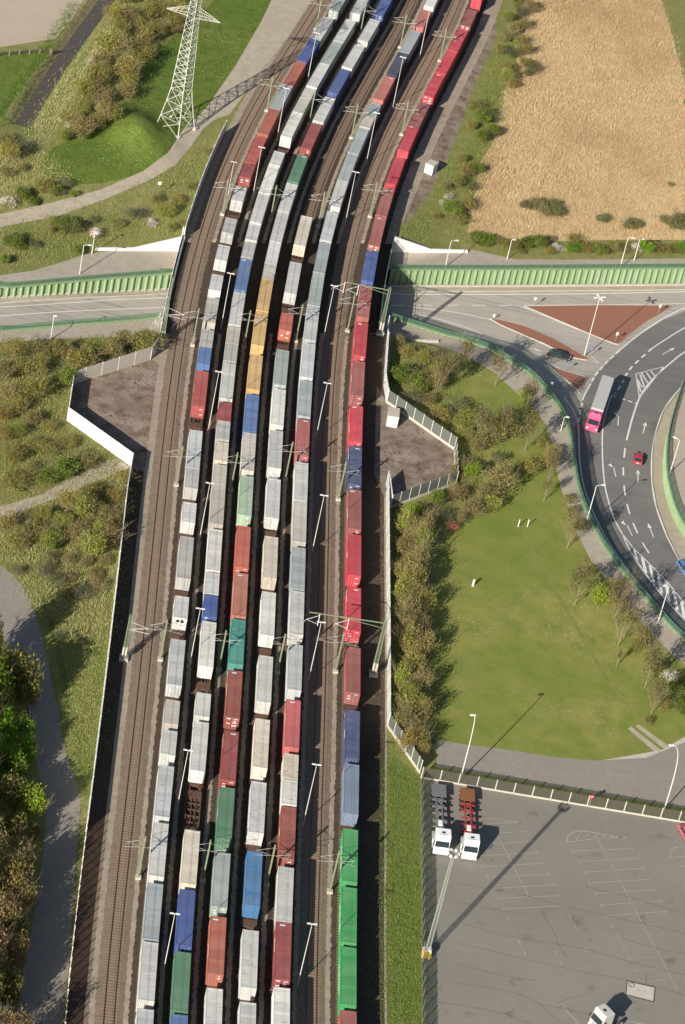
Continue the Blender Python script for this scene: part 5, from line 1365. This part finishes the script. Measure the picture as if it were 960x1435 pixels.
# pink lorry on the roundabout
ra, rb = P(853.5, 525, -3.4+4.0), P(836.7, 575, -3.4+4.0); d = Vector((rb.x-ra.x, rb.y-ra.y, 0)).normalized()
rear = Vector((ra.x, ra.y, 0)); TL = Vector((rb.x-ra.x, rb.y-ra.y, 0)).length
cpt = rear+d*(TL/2+1.4); zc = Zr(cpt.x, cpt.y); pz = (Zr((cpt+d*6).x, (cpt+d*6).y)-Zr((cpt-d*6).x, (cpt-d*6).y))/12
root = empty('lorry', (cpt.x, cpt.y, zc+.02), math.atan2(d.y, d.x)-math.pi/2, 'pink-cab lorry with a long grey trailer driving on the roundabout', 'lorry'); root.rotation_euler.x = math.atan(pz)
h = TL/2+1.4
c_ = cab(root, (.74, .07, .20), h-2.5)
tx = MB()
for i in range(9): tx.box((-.8+i*.2, h-.92, 3.81), (.14, .2, .03))
tx.build('lettering', M['white'], c_)
t = MB(); t.box((0, -h+TL/2, 2.6), (2.5, TL, 2.75)); tb = t.build('trailer', M['objcol'], root); tb.color = (.46, .45, .43, 1); bevel(tb, .05)
r_ = MB()
for i in range(int(TL/.6)): r_.box((0, -h+.3+i*.6, 3.985), (2.44, .05, .03))
rr = r_.build('roof_ribs', M['objcol'], tb); rr.color = (.43, .42, .40, 1)
t = MB(); t.box((0, -h+TL/2, 1.15), (1.1, TL-.4, .25)); t.box((0, h-3.6, .85), (.95, 4.5, .25)); t.build('chassis', M['dark'], root)
for i in range(3):
    for x in (-.98, .98): wheel(root, x, -h+2.4+i*1.3, .5, .5)
for y in (h-1.2, h-4.8):
    for x in (-1.03, 1.03): wheel(root, x, y, .5, .4)
def car(p, d, c, label, L=4.4, H=1.46, estate=False, z=0.0, slope=0.0):
    root = empty('car', (p.x, p.y, z+.02), math.atan2(d.y, d.x)-math.pi/2, label, 'car'); root.rotation_euler.x = slope
    h = L/2; w = .88
    b = MB(); b.profile([(-h, .35), (h-.1, .30), (h, .55), (h-.12, .78), (h-1.15, .92), (-h+.15, .95), (-h, .75)], -w, w); o = b.build('body', M['objcol'], root); o.color = (*c, 1); bevel(o, .10, 3)
    y1, y2, y3, y4 = h-1.2, h-1.95, (-h+.75 if estate else -h+1.15), (-h+.15 if estate else -h+.45)
    g = MB(); i = 0
    lo = [(-w+.08, y4, .93), (w-.08, y4, .93), (w-.08, y1, .90), (-w+.08, y1, .90)]; hi = [(-w+.24, y3, H-.04), (w-.24, y3, H-.04), (w-.24, y2, H-.05), (-w+.24, y2, H-.05)]
    for k in range(4): g.face((lo[k], lo[(k+1) % 4], hi[(k+1) % 4], hi[k]))
    g.build('windows', M['glass'], root)
    rf = MB(); rf.prism([(-w+.22, y3-.02), (w-.22, y3-.02), (w-.22, y2+.02), (-w+.22, y2+.02)], H-.05, H, 0, .93); ro = rf.build('roof', M['objcol'], root); ro.color = (*c, 1)
    for k in range(4):
        m_ = MB(); m_.bar(lo[k], hi[k], .07); po = m_.build('pillar', M['objcol'], root); po.color = (*c, 1)
    for s in (-1, 1):
        MB().box((s*.6, h-.06, .66), (.36, .12, .16)).build('headlight', M['lamp'], root); MB().box((s*.66, -h+.03, .74), (.3, .08, .2)).build('tail_light', M['signred'], root)
        MB().box((s*.97, y1-.25, .98), (.2, .14, .14)).build('mirror', M['dark'], root)
        for y in (h-.85, -h+.8): wheel(root, s*.78, y, .32, .2)
    MB().box((0, -h-.01, .6), (.5, .03, .12)).build('number_plate', M['white'], root)
    return root
def car_px(a, b, c, label, zf=Zr, **k):   # from rear (a) to front (b)
    qa, qb = (GR(*a), GR(*b)) if zf is Zr else (G(*a), G(*b)); d = Vector((qb.x-qa.x, qb.y-qa.y, 0)); m = (qa+qb)/2
    car(m, d.normalized(), c, label, z=(qa.z+qb.z)/2, slope=math.atan2(qb.z-qa.z, d.length), L=k.get('L', 4.4), H=k.get('H', 1.46), estate=k.get('estate', False))
car_px((767, 497), (799, 506), (.035, .038, .045), 'black estate car waiting at the give-way line by the brick island', estate=True, L=4.7)
car_px((892.5, 653), (894.5, 638), (.50, .025, .06), 'small red hatchback driving on the roundabout', L=3.9, estate=True)
car_px((951, 789), (966, 811), (.10, .22, .46), 'light blue car entering at the right edge of the roundabout', L=4.3, estate=True)
car_px((953, 1158), (971, 1188), (.50, .11, .14), 'dusty pink-red car cut by the right edge of the truck yard', T, L=4.4)
# lone tractor cab
cf = G(845, 1438); fw = G(829, 1445)-G(845, 1438); root = empty('tractor_unit', (cf.x, cf.y, 0), math.atan2(fw.y, fw.x)-math.pi/2, 'grey-white tractor cab standing alone at the bottom of the truck yard', 'lorry')
c_ = cab(root, (.50, .49, .46), -.4)
for s, zz in ((.2, 2.3), (.75, 1.9), (1.3, 2.4)): MB().box((1.25, s, zz), (.03, .4, .4)).build('red_marking', M['signred'], c_)
MB().box((0, -.9, .85), (.9, 4.4, .26)).build('tractor_frame', M['greyframe'], root)
for y in (.9, -2.6):
    for x in (-1.03, 1.03): wheel(root, x, y, .5, .4)
# ------------------------------------------------------------------ trees, shrubs, reeds and rough grass
def leafy_mesh(seed, n, lo, size, flat=1.0):           # many small leaf faces through a lumpy crown of radius 1, base at z = 0
    r = np.random.default_rng(seed); k = 7
    lc = r.normal(size=(k, 3)); lc /= np.linalg.norm(lc, axis=1)[:, None]; lc[:, 2] = np.abs(lc[:, 2])*.8-.05
    lc = lc*r.uniform(.35, .62, (k, 1)); lr = r.uniform(.30, .56, k)
    pts = []
    while len(pts) < n:
        i = r.integers(k); d = r.normal(size=3); d /= np.linalg.norm(d); p = lc[i]+d*lr[i]*r.uniform(.45, 1.0)**.5*(1+.18*r.normal())
        if p[2] > -.62: pts.append(p)
    c = np.array(pts); c[:, 2] = (c[:, 2]+.62)*flat
    a = r.normal(size=(n, 3)); a /= np.linalg.norm(a, axis=1)[:, None]; b = np.cross(a, r.normal(size=(n, 3))); b /= np.linalg.norm(b, axis=1)[:, None]
    s = size*r.uniform(.6, 1.4, (n, 1))
    q = np.stack([c-a*s, c+b*s*.6, c+a*s, c-b*s*.6], 1).reshape(-1, 3)
    me = bpy.data.meshes.new('foliage'); me.from_pydata(q.tolist(), [], np.arange(4*n).reshape(-1, 4).tolist()); me.materials.append(M['leaf']); return me
def twig_mesh(seed, n, spread, rad, droop=.0, start=0.0):
    r = random.Random(seed); m = MB()
    def br(p, d, L, t, lev):
        q = p+d*L*.5+Vector((r.uniform(-.06, .06), r.uniform(-.06, .06), 0))*L; e = q+(d+Vector((0, 0, -droop))+Vector((r.uniform(-.25, .25), r.uniform(-.25, .25), r.uniform(-.1, .25)))).normalized()*L*.5
        m.tube([p, q, e], [t, t*.75, t*.4], 3, caps=False)
        if lev > 0:
            for _ in range(4 if lev > 1 else 4):
                f = r.uniform(.3, 1.0); s_ = p.lerp(q, f*2) if f < .5 else q.lerp(e, f*2-1)
                dd = (d+Vector((r.uniform(-.9, .9), r.uniform(-.9, .9), r.uniform(-.3, .6)))).normalized(); br(s_, dd, L*r.uniform(.35, .6), t*.55, lev-1)
    for _ in range(n):
        a = r.uniform(0, 6.283); s = r.uniform(.15, spread); d = Vector((math.cos(a)*s, math.sin(a)*s, 1)).normalized()
        br(Vector((math.cos(a)*.12, math.sin(a)*.12, start)), d, r.uniform(.75, 1.15)*(1.35-start), rad, 2)
    return m.mesh('twigs', M['twig'])
LV = {'dense': [leafy_mesh(i, 3200, 0, .050) for i in range(5)], 'mid': [leafy_mesh(20+i, 1500, 0, .045) for i in range(5)], 'thin': [leafy_mesh(40+i, 800, 0, .045) for i in range(4)]}
TW = [twig_mesh(i, 17, 1.05, .013) for i in range(6)]
BARE = [twig_mesh(60+i, 11, .85, .011, 0, .25) for i in range(4)]
def trunk_mesh():
    m = MB(); m.tube([(0, 0, -.05), (.01, 0, .25), (-.01, .01, .55), (.0, 0, .9)], [.035, .027, .02, .008], 7); return m.mesh('trunk', M['bark'])
TRK = trunk_mesh()
KIND = {  # foliage kind, leaf colour, twig colour, height : width
 'b': ('mid', (.20, .165, .066), (.20, .16, .085), .75), 'o': ('mid', (0.198, 0.174, 0.046), (0.182, 0.137, 0.077), .75), 'g': ('dense', (.128, .165, .026), (0.140, 0.112, 0.070), .75),
 'y': ('mid', (.205, .215, .045), (0.182, 0.140, 0.070), .85), 'w': ('thin', (0.62, 0.58, 0.52), (0.168, 0.126, 0.084), .7), 'd': ('thin', (0.093, 0.105, 0.046), (0.119, 0.101, 0.073), .8),
 'G': ('dense', (.125, .215, .018), (0.140, 0.112, 0.070), .85), 'Y': ('dense', (.185, .245, .025), (0.168, 0.140, 0.070), .8), 'r': ('thin', (0.310, 0.116, 0.085), (0.224, 0.105, 0.077), .75), 's': ('dense', (.17, .165, .065), (0.168, 0.140, 0.084), .42)}
KIND['T'] = ('dense', (.135, .125, .036), (.10, .075, .05), .85); KIND['B'] = ('mid', (.185, .135, .062), (.12, .085, .055), .85)
KN = {'T': 'dark olive', 'B': 'bare brown', 'b': 'brown twiggy', 'o': 'olive-brown', 'g': 'mid green leafy', 'y': 'yellow-green', 'w': 'white-flowering', 'd': 'dark grey-green', 'G': 'fresh green leafy', 'Y': 'bright lime green', 'r': 'reddish', 's': 'grey-green willow'}
def bush(px, py, dpx, kind, where, ztop=None, hs=1.0, cat='shrub', loc=None):
    fk, lc, tc, hw = KIND[kind]
    if loc is None:
        q = P(px, py, 0); sc = F_PX/((q-CPOS).dot(_f)); wd = dpx/sc; h = wd*hw*hs
        q = solve(px, py, T, h*.45)
    else: q = loc; wd = dpx; h = wd*hw*hs
    j = rnd.uniform(1.1, 1.55)*(1.0 if cat == 'tree' else 1.0); tc = tuple(c*1.3 for c in tc); lc = tuple(c*j*rnd.uniform(.93, 1.07) for c in lc)
    R_ = wd/2*rnd.uniform(1.0, 1.12)
    root = inst('shrub' if cat == 'shrub' else 'tree', rnd.choice(LV[fk]), None, lc); root.location = (q.x, q.y, T(q.x, q.y)-.05)
    root.rotation_euler = (0, 0, rnd.uniform(0, 6.28)); root.scale = (R_*rnd.uniform(.85, 1.15), R_*rnd.uniform(.85, 1.2), h/1.45*rnd.uniform(.85, 1.2))
    tag(root, f'{KN[kind]} {cat} {where}', cat, f'{KN[kind]} {cat}s {where}')
    tw = inst('twigs', rnd.choice(TW), root, tc); tw.scale = (.8, .8, .72) if cat == 'tree' else (.85, .85, .82)
    return root
def tree(base, top, where, kind='bare', cr=2.2, leaf=None):
    b = G(*base); H = max(3.2, height_for(b, top)); root = empty('tree', b, rnd.uniform(0, 6.28), f'slender pale-trunked young tree {where}', 'tree', None)
    t = inst('trunk', TRK, root); t.scale = (1.7, 1.7, H*1.0)
    c = inst('crown', rnd.choice(BARE), root, (.20, .155, .10)); c.scale = (cr*1.05, cr*1.05, H*.66)
    lf = inst('foliage', rnd.choice(LV['thin']), c, leaf or (.17, .145, .055)); lf.location = (0, 0, .45); lf.scale = (.95, .95, .75)
    return root
def fill(poly, n, kinds, dlo, dhi, where, hs=1.0):
    xs = [p[0] for p in poly]; ys = [p[1] for p in poly]; k = 0; tries = 0; got = []
    while k < n and tries < n*60:
        tries += 1; x, y = rnd.uniform(min(xs), max(xs)), rnd.uniform(min(ys), max(ys))
        if not pipoly(np.array([x]), np.array([y]), poly)[0]: continue
        d = rnd.uniform(dlo, dhi)
        if any((x-a)**2+(y-b)**2 < (.30*(d+e))**2 for a, b, e in got): continue
        got.append((x, y, d)); bush(x, y, d, rnd.choice(kinds), where, hs=hs); k += 1
fill([(175, -25), (258, -25), (252, 30), (214, 62), (192, 100), (168, 150), (135, 180), (92, 192), (84, 172), (108, 138), (122, 96), (148, 44)], 52, 'ooobbobbyo', 28, 44, 'in the thicket between the ditch and the pylon meadow', hs=1.15)
for a in ((128, 84, 18, 'w'), (98, 176, 20, 'w'), (84, 168, 12, 'w'), (92, 188, 26, 'g'), (118, 186, 26, 'g'), (182, 112, 28, 'y'), (208, 40, 22, 'y'), (142, 150, 26, 'y')): bush(*a, 'at the edge of the thicket between ditch and pylon meadow')
for a in ((12, 215, 44, 'o'), (35, 205, 26, 'd'), (6, 195, 34, 'o'), (30, 235, 22, 'b'), (10, 240, 24, 'b'), (9, 284, 26, 'w'), (30, 272, 30, 'g'), (62, 262, 34, 'o'), (95, 257, 20, 'd'), (80, 268, 26, 'g'), (45, 282, 22, 'g'), (105, 272, 14, 'g')): bush(*a, 'north of the dirt track at the left edge', hs=.8)
for a in ((98, 318, 36, 'g'), (80, 312, 30, 'g'), (133, 328, 26, 'w'), (130, 308, 22, 'd'), (20, 338, 40, 'g'), (48, 342, 24, 'd'), (70, 322, 20, 'b'), (190, 300, 34, 'd'), (212, 312, 22, 'w'), (232, 295, 34, 'y'), (218, 280, 24, 'o'), (250, 280, 26, 'o'), (258, 312, 22, 'o'), (165, 312, 24, 'b'), (240, 318, 22, 'o'), (110, 350, 20, 'g'), (268, 262, 20, 'o'), (290, 212, 16, 'b'), (5, 365, 22, 'g')): bush(*a, 'on the slope between dirt track and upper path', hs=.8)
fill([(0, 488), (90, 480), (205, 468), (214, 484), (108, 518), (96, 545), (60, 560), (0, 560)], 26, 'oobygobo', 34, 54, 'on the bank between the lower left pavement and the gravel bay')
fill([(0, 565), (55, 566), (72, 600), (118, 638), (140, 652), (110, 655), (60, 672), (0, 690)], 20, 'gooybdo', 32, 52, 'on the bank below the bright white noise wall', hs=.7)
fill([(0, 735), (60, 712), (120, 690), (174, 668), (168, 720), (160, 770), (120, 770), (60, 752), (20, 770)], 24, 'oobbydo', 32, 54, 'between the small dirt path and the left noise wall')
for a in ((112, 712, 40, 'y'), (140, 748, 34, 'y'), (75, 757, 30, 'g'), (157, 727, 30, 'o')): bush(*a, 'standing out among the brown scrub left of the tracks', hs=1.25)
fill([(60, 775), (150, 770), (150, 830), (110, 850), (60, 815)], 13, 'bbbbd', 24, 36, 'in the dry grass between lane and left noise wall', hs=.7)
for a in ((22, 800, 26, 'd'), (84, 890, 22, 'd'), (72, 870, 18, 'b')): bush(*a, 'at the edge of the curving lane', hs=.7)
for a in ((20, 945, 70, 'T'), (-35, 1010, 70, 'T'), (-40, 1080, 70, 'T'), (-45, 1160, 70, 'T'), (-30, 1230, 70, 'B'), (-40, 1310, 70, 'T'), (-30, 1390, 70, 'T'), (15, 1450, 60, 'B'), (48, 1165, 26, 'T'), (20, 1240, 50, 'T'), (22, 1300, 44, 'T'), (-25, 900, 70, 'T'), (38, 975, 44, 'T'), (-10, 975, 60, 'G'), (30, 1018, 42, 'G'), (8, 1025, 44, 'G'), (40, 1052, 34, 'G'), (12, 1072, 46, 'G'), (-20, 1060, 60, 'G'), (45, 1128, 46, 'Y'), (8, 1120, 50, 'T'), (22, 1160, 44, 'T'), (-10, 1190, 60, 'B'), (28, 1215, 54, 'B'), (32, 1262, 44, 'B'), (2, 1290, 60, 'B'), (18, 1335, 56, 'B'), (-20, 1350, 70, 'B'), (8, 1392, 44, 'T'), (5, 1425, 36, 'w'), (-25, 1440, 60, 'T'), (-60, 960, 80, 'T'), (-60, 1110, 80, 'G'), (-60, 1260, 80, 'B'), (-55, 1400, 80, 'B'), (-20, 1500, 70, 'T'), (10, 1475, 50, 'B')): bush(*a, 'in the tree belt along the lane at the lower left', hs=1.75, cat='tree')
# right side
fill([(722, -20), (748, -20), (744, 50), (738, 92), (712, 100), (700, 80), (708, 30)], 14, 'oobgdo', 22, 34, 'at the railway edge of the reed bed, top of the picture')
for a in ((747, 95, 26, 'd'), (712, 108, 26, 'y'), (720, 118, 22, 'o'), (740, 102, 16, 's')): bush(*a, 'at the railway edge of the reed bed, beside the open bank')
for a in ((680, 160, 34, 'g'), (668, 148, 26, 'o'), (690, 185, 30, 'g'), (676, 192, 26, 'g'), (692, 165, 20, 'd'), (660, 175, 22, 'o'), (668, 236, 26, 'g'), (655, 240, 26, 'o'), (640, 255, 26, 'y'), (648, 222, 20, 'o'), (630, 275, 16, 'w'), (636, 290, 36, 'g'), (654, 288, 30, 'o'), (645, 306, 26, 'o'), (622, 286, 16, 'w'), (664, 262, 20, 'd'), (625, 262, 20, 'o'), (612, 302, 16, 'o')): bush(*a, 'on the embankment between the dirt strip and the reed bed', hs=.85)
for a in ((758, 291, 40, 's'), (776, 292, 36, 's'), (740, 288, 30, 's'), (846, 305, 26, 's'), (884, 313, 34, 's'), (952, 312, 40, 's'), (936, 310, 26, 's'), (940, 258, 13, 's'), (966, 145, 18, 'g')): bush(*a, 'growing in the middle of the reed bed', hs=.9)
for i, a in enumerate(((683, 336, 36, 'g'), (668, 334, 26, 'g'), (704, 342, 26, 'o'), (720, 344, 30, 'o'), (742, 338, 32, 'g'), (756, 342, 30, 'g'), (770, 335, 20, 'b'), (783, 345, 24, 'w'), (803, 336, 30, 'o'), (805, 347, 22, 'G'), (822, 349, 26, 'o'), (840, 349, 26, 'g'), (858, 347, 26, 'o'), (876, 346, 26, 'o'), (890, 346, 20, 'w'), (905, 346, 26, 'G'), (922, 347, 26, 'o'), (940, 348, 28, 'o'), (958, 347, 28, 'G'), (980, 346, 30, 'g'), (770, 351, 20, 'o'), (730, 352, 18, 'o'))): bush(*a, 'in the hedgerow between reed bed and upper path', hs=.75)
for a in ((560, 478, 20, 'o'), (570, 492, 26, 'o'), (566, 522, 38, 'g'), (592, 505, 34, 'y'), (584, 535, 36, 'g'), (580, 556, 30, 'd'), (600, 530, 24, 'd'), (622, 512, 40, 'o'), (612, 535, 34, 'o'), (600, 560, 26, 'b'), (618, 580, 40, 'o'), (640, 572, 30, 'd'), (655, 588, 40, 'y'), (648, 608, 28, 'y'), (690, 608, 46, 'o'), (668, 622, 34, 'b'), (716, 600, 42, 'o'), (735, 552, 22, 'Y'), (737, 566, 20, 'Y'), (648, 650, 34, 'b'), (664, 662, 34, 'Y'), (700, 672, 56, 'b'), (682, 690, 40, 'b'), (742, 655, 34, 'o'), (770, 645, 34, 'o'), (778, 632, 26, 'y'), (640, 690, 34, 'b'), (660, 712, 36, 'b'), (690, 706, 30, 'y'), (612, 702, 32, 'g'), (622, 724, 26, 'd'), (580, 716, 36, 'Y'), (600, 724, 34, 'b'), (633, 738, 22, 'r'), (648, 728, 22, 'b'), (640, 662, 26, 'b'), (760, 622, 22, 'o'), (700, 640, 30, 'd')): bush(*a, 'in the shrubbery between the right gravel bay and the pavement')
for a in ((568, 735, 32, 'y'), (590, 742, 34, 'b'), (570, 765, 34, 'b'), (590, 762, 32, 'y'), (582, 790, 38, 'b'), (560, 800, 30, 'o'), (580, 818, 46, 'o'), (566, 832, 38, 'y'), (592, 845, 36, 'o'), (570, 862, 38, 'b'), (590, 875, 38, 'b'), (572, 898, 42, 'o'), (594, 905, 36, 'b'), (580, 930, 42, 'o'), (562, 950, 34, 'y'), (592, 955, 38, 'b'), (575, 980, 44, 'y'), (594, 995, 34, 'o'), (566, 1010, 36, 'b'), (585, 1030, 40, 'o'), (570, 1042, 32, 'o'), (592, 1050, 26, 'o')): bush(*a, 'in the row between the right noise wall and the mown meadow', hs=1.6)
for a in ((843, 834, 40, 'Y'), (858, 822, 30, 'y'), (868, 848, 34, 'o'), (900, 892, 36, 'o'), (895, 905, 30, 'o'), (940, 947, 26, 'w'), (948, 968, 30, 'g'), (930, 985, 28, 'o'), (955, 990, 32, 'g'), (828, 800, 24, 'o'), (800, 720, 26, 'o'), (812, 735, 26, 'o'), (920, 935, 28, 'o'), (960, 955, 26, 'o'), (798, 700, 22, 'o'), (908, 1010, 18, 'o')): bush(*a, 'at the meadow edge of the curved pavement', hs=.95)
for i, (b_, t_, cr, w_) in enumerate((((767, 675), (783, 628), 2.0, 'beside the pavement, above two marks in the meadow'), ((762, 702), (774, 668), 1.3, 'thin and low by the pavement bend above the meadow'), ((795, 768), (806, 716), 2.3, 'below the bent-arm lamp at the meadow edge'), ((805, 849), (826, 782), 2.9, 'just left of the lime green shrub'), ((861, 869), (880, 806), 2.7, 'right of the lime green shrub, against the pavement'), ((865.5, 906), (886, 840), 2.9, 'in front of the olive shrubs at the meadow edge'), ((864, 933), (872, 910), .8, 'stunted, alone in the grass'), ((903.5, 964), (922, 898), 2.8, 'left of the white-flowering shrub by the pavement'), ((912, 1002), (930, 945), 2.6, 'lowest of the row along the curved pavement'), ((646, 527), (658, 470), 2.6, 'in the clearing by the near bridge corner, leftmost'), ((693.5, 541), (706, 492), 2.5, 'in the clearing by the near bridge corner, right of the first'), ((734, 584), (750, 530), 2.5, 'next to the narrow lime column shrub by the pavement'), ((610, 556), (628, 492), 2.6, 'among the shrubs by the glazed wall'), ((672, 622), (690, 570), 2.6, 'among the bare shrubs above the clearing edge'), ((703, 617), (722, 565), 2.5, 'among the bare shrubs, right of its twin'), ((735, 632), (750, 575), 2.6, 'with a spreading crown by the inner pavement bend'))):
    tree(b_, t_, w_, cr=cr)
# reeds
def blades(name, mat, poly_px, n, hlo, hhi, wd, cols, label_kind, seed, clump=None, lean=(.25, .15), rag=.8):
    r = np.random.default_rng(seed); poly = W(poly_px); xs = [p[0] for p in poly]; ys = [p[1] for p in poly]
    X = r.uniform(min(xs), max(xs), n*3); Y = r.uniform(min(ys), max(ys), n*3); ok = pipoly(X, Y, poly); X, Y = X[ok][:n], Y[ok][:n]; n = len(X)
    X = X+r.normal(0, rag, n); Y = Y+r.normal(0, rag, n)
    Zb = np.array([T(a, b) for a, b in zip(X, Y)]); fld = np.sin(X*.11+np.sin(Y*.07)*2)+np.sin(Y*.13+X*.05)
    h = r.uniform(hlo, hhi, n)*(1+.08*fld); a = r.uniform(0, np.pi, n); dx, dy = np.cos(a)*wd/2, np.sin(a)*wd/2
    lx = lean[0]*h*(.6+.4*np.sin(X*.05+Y*.03))+r.normal(0, .18, n)*h; ly = lean[1]*h+r.normal(0, .18, n)*h
    z0 = Zb-.05
    v = np.stack([np.stack([X-dx, Y-dy, z0], 1), np.stack([X+dx, Y+dy, z0], 1), np.stack([X+dx*.5+lx, Y+dy*.5+ly, Zb+h], 1), np.stack([X-dx*.5+lx, Y-dy*.5+ly, Zb+h], 1)], 1).reshape(-1, 3)
    me = bpy.data.meshes.new(name); me.from_pydata(v.tolist(), [], np.arange(4*n).reshape(-1, 4).tolist()); me.materials.append(mat)
    o = bpy.data.objects.new(name, me); link(o); o.color = (*cols, 1); o['kind'] = 'stuff'; return o
REEDP = [(745, -80), (743, 0), (735, 60), (724, 95), (714, 118), (705, 140), (698, 190), (675, 230), (665, 290), (660, 326), (700, 332), (780, 334), (860, 333), (1000, 332), (1000, 160), (985, 142), (958, 112), (944, 60), (926, 0), (910, -80)]
blades('reeds', M['reed'], REEDP, 120000, .25, .55, .11, (.61, .47, .28), '', 3)
for i, (pl, n, c, h) in enumerate((([(0, 320), (150, 285), (250, 240), (300, 190), (255, 330), (160, 338), (60, 362), (0, 378)], 7000, (.20, .175, .075), .9),
        ([(0, 490), (205, 470), (212, 488), (100, 525), (92, 590), (178, 652), (60, 690), (0, 705)], 11000, (.19, .165, .065), .9),
        ([(0, 735), (60, 708), (176, 660), (150, 890), (90, 900), (55, 850), (25, 800), (0, 780)], 14000, (.25, .205, .105), .9),
        ([(92, 900), (142, 880), (130, 1040), (116, 1070), (102, 1000)], 3000, (.25, .21, .10), .7), ([(60, 850), (90, 900), (150, 900), (128, 1120), (118, 1125)], 2500, (.13, .155, .035), .6), ([(0, 150), (98, 5), (112, 5), (28, 150), (0, 185)], 1500, (.08, .12, .025), 1.0), ([(172, 5), (72, 170), (82, 170), (186, 5)], 2200, (.30, .25, .14), 1.0),
        ([(715, 0), (735, 60), (700, 190), (660, 290), (655, 332), (560, 330), (600, 290), (660, 190), (700, 60)], 9000, (.155, .155, .05), .8),
        ([(0, 200), (60, 215), (110, 262), (0, 290)], 3500, (.27, .22, .12), .9),
        ([(542, 1062), (585, 1088), (590, 1200), (590, 1435), (541, 1435)], 9000, (.115, .15, .03), .55),
        ([(555, 470), (620, 500), (650, 560), (645, 690), (560, 720), (600, 740), (602, 1050), (550, 1040), (548, 720), (640, 660), (640, 610), (550, 545)], 9000, (.16, .14, .055), .7),
        ([(150, 40), (130, 100), (60, 205), (40, 190), (90, 110)], 3000, (.30, .245, .14), .8))):
    blades('rough_grass', M['blade'], pl, int(n*1.5), h*.2, h*.5, .10, tuple(min(.6, x*1.65*g_) for x, g_ in zip(c, (.90, 1.06, .85))), '', 50+i, rag=.6 if i in (5, 6) or n in (1500, 2200) else 1.6)
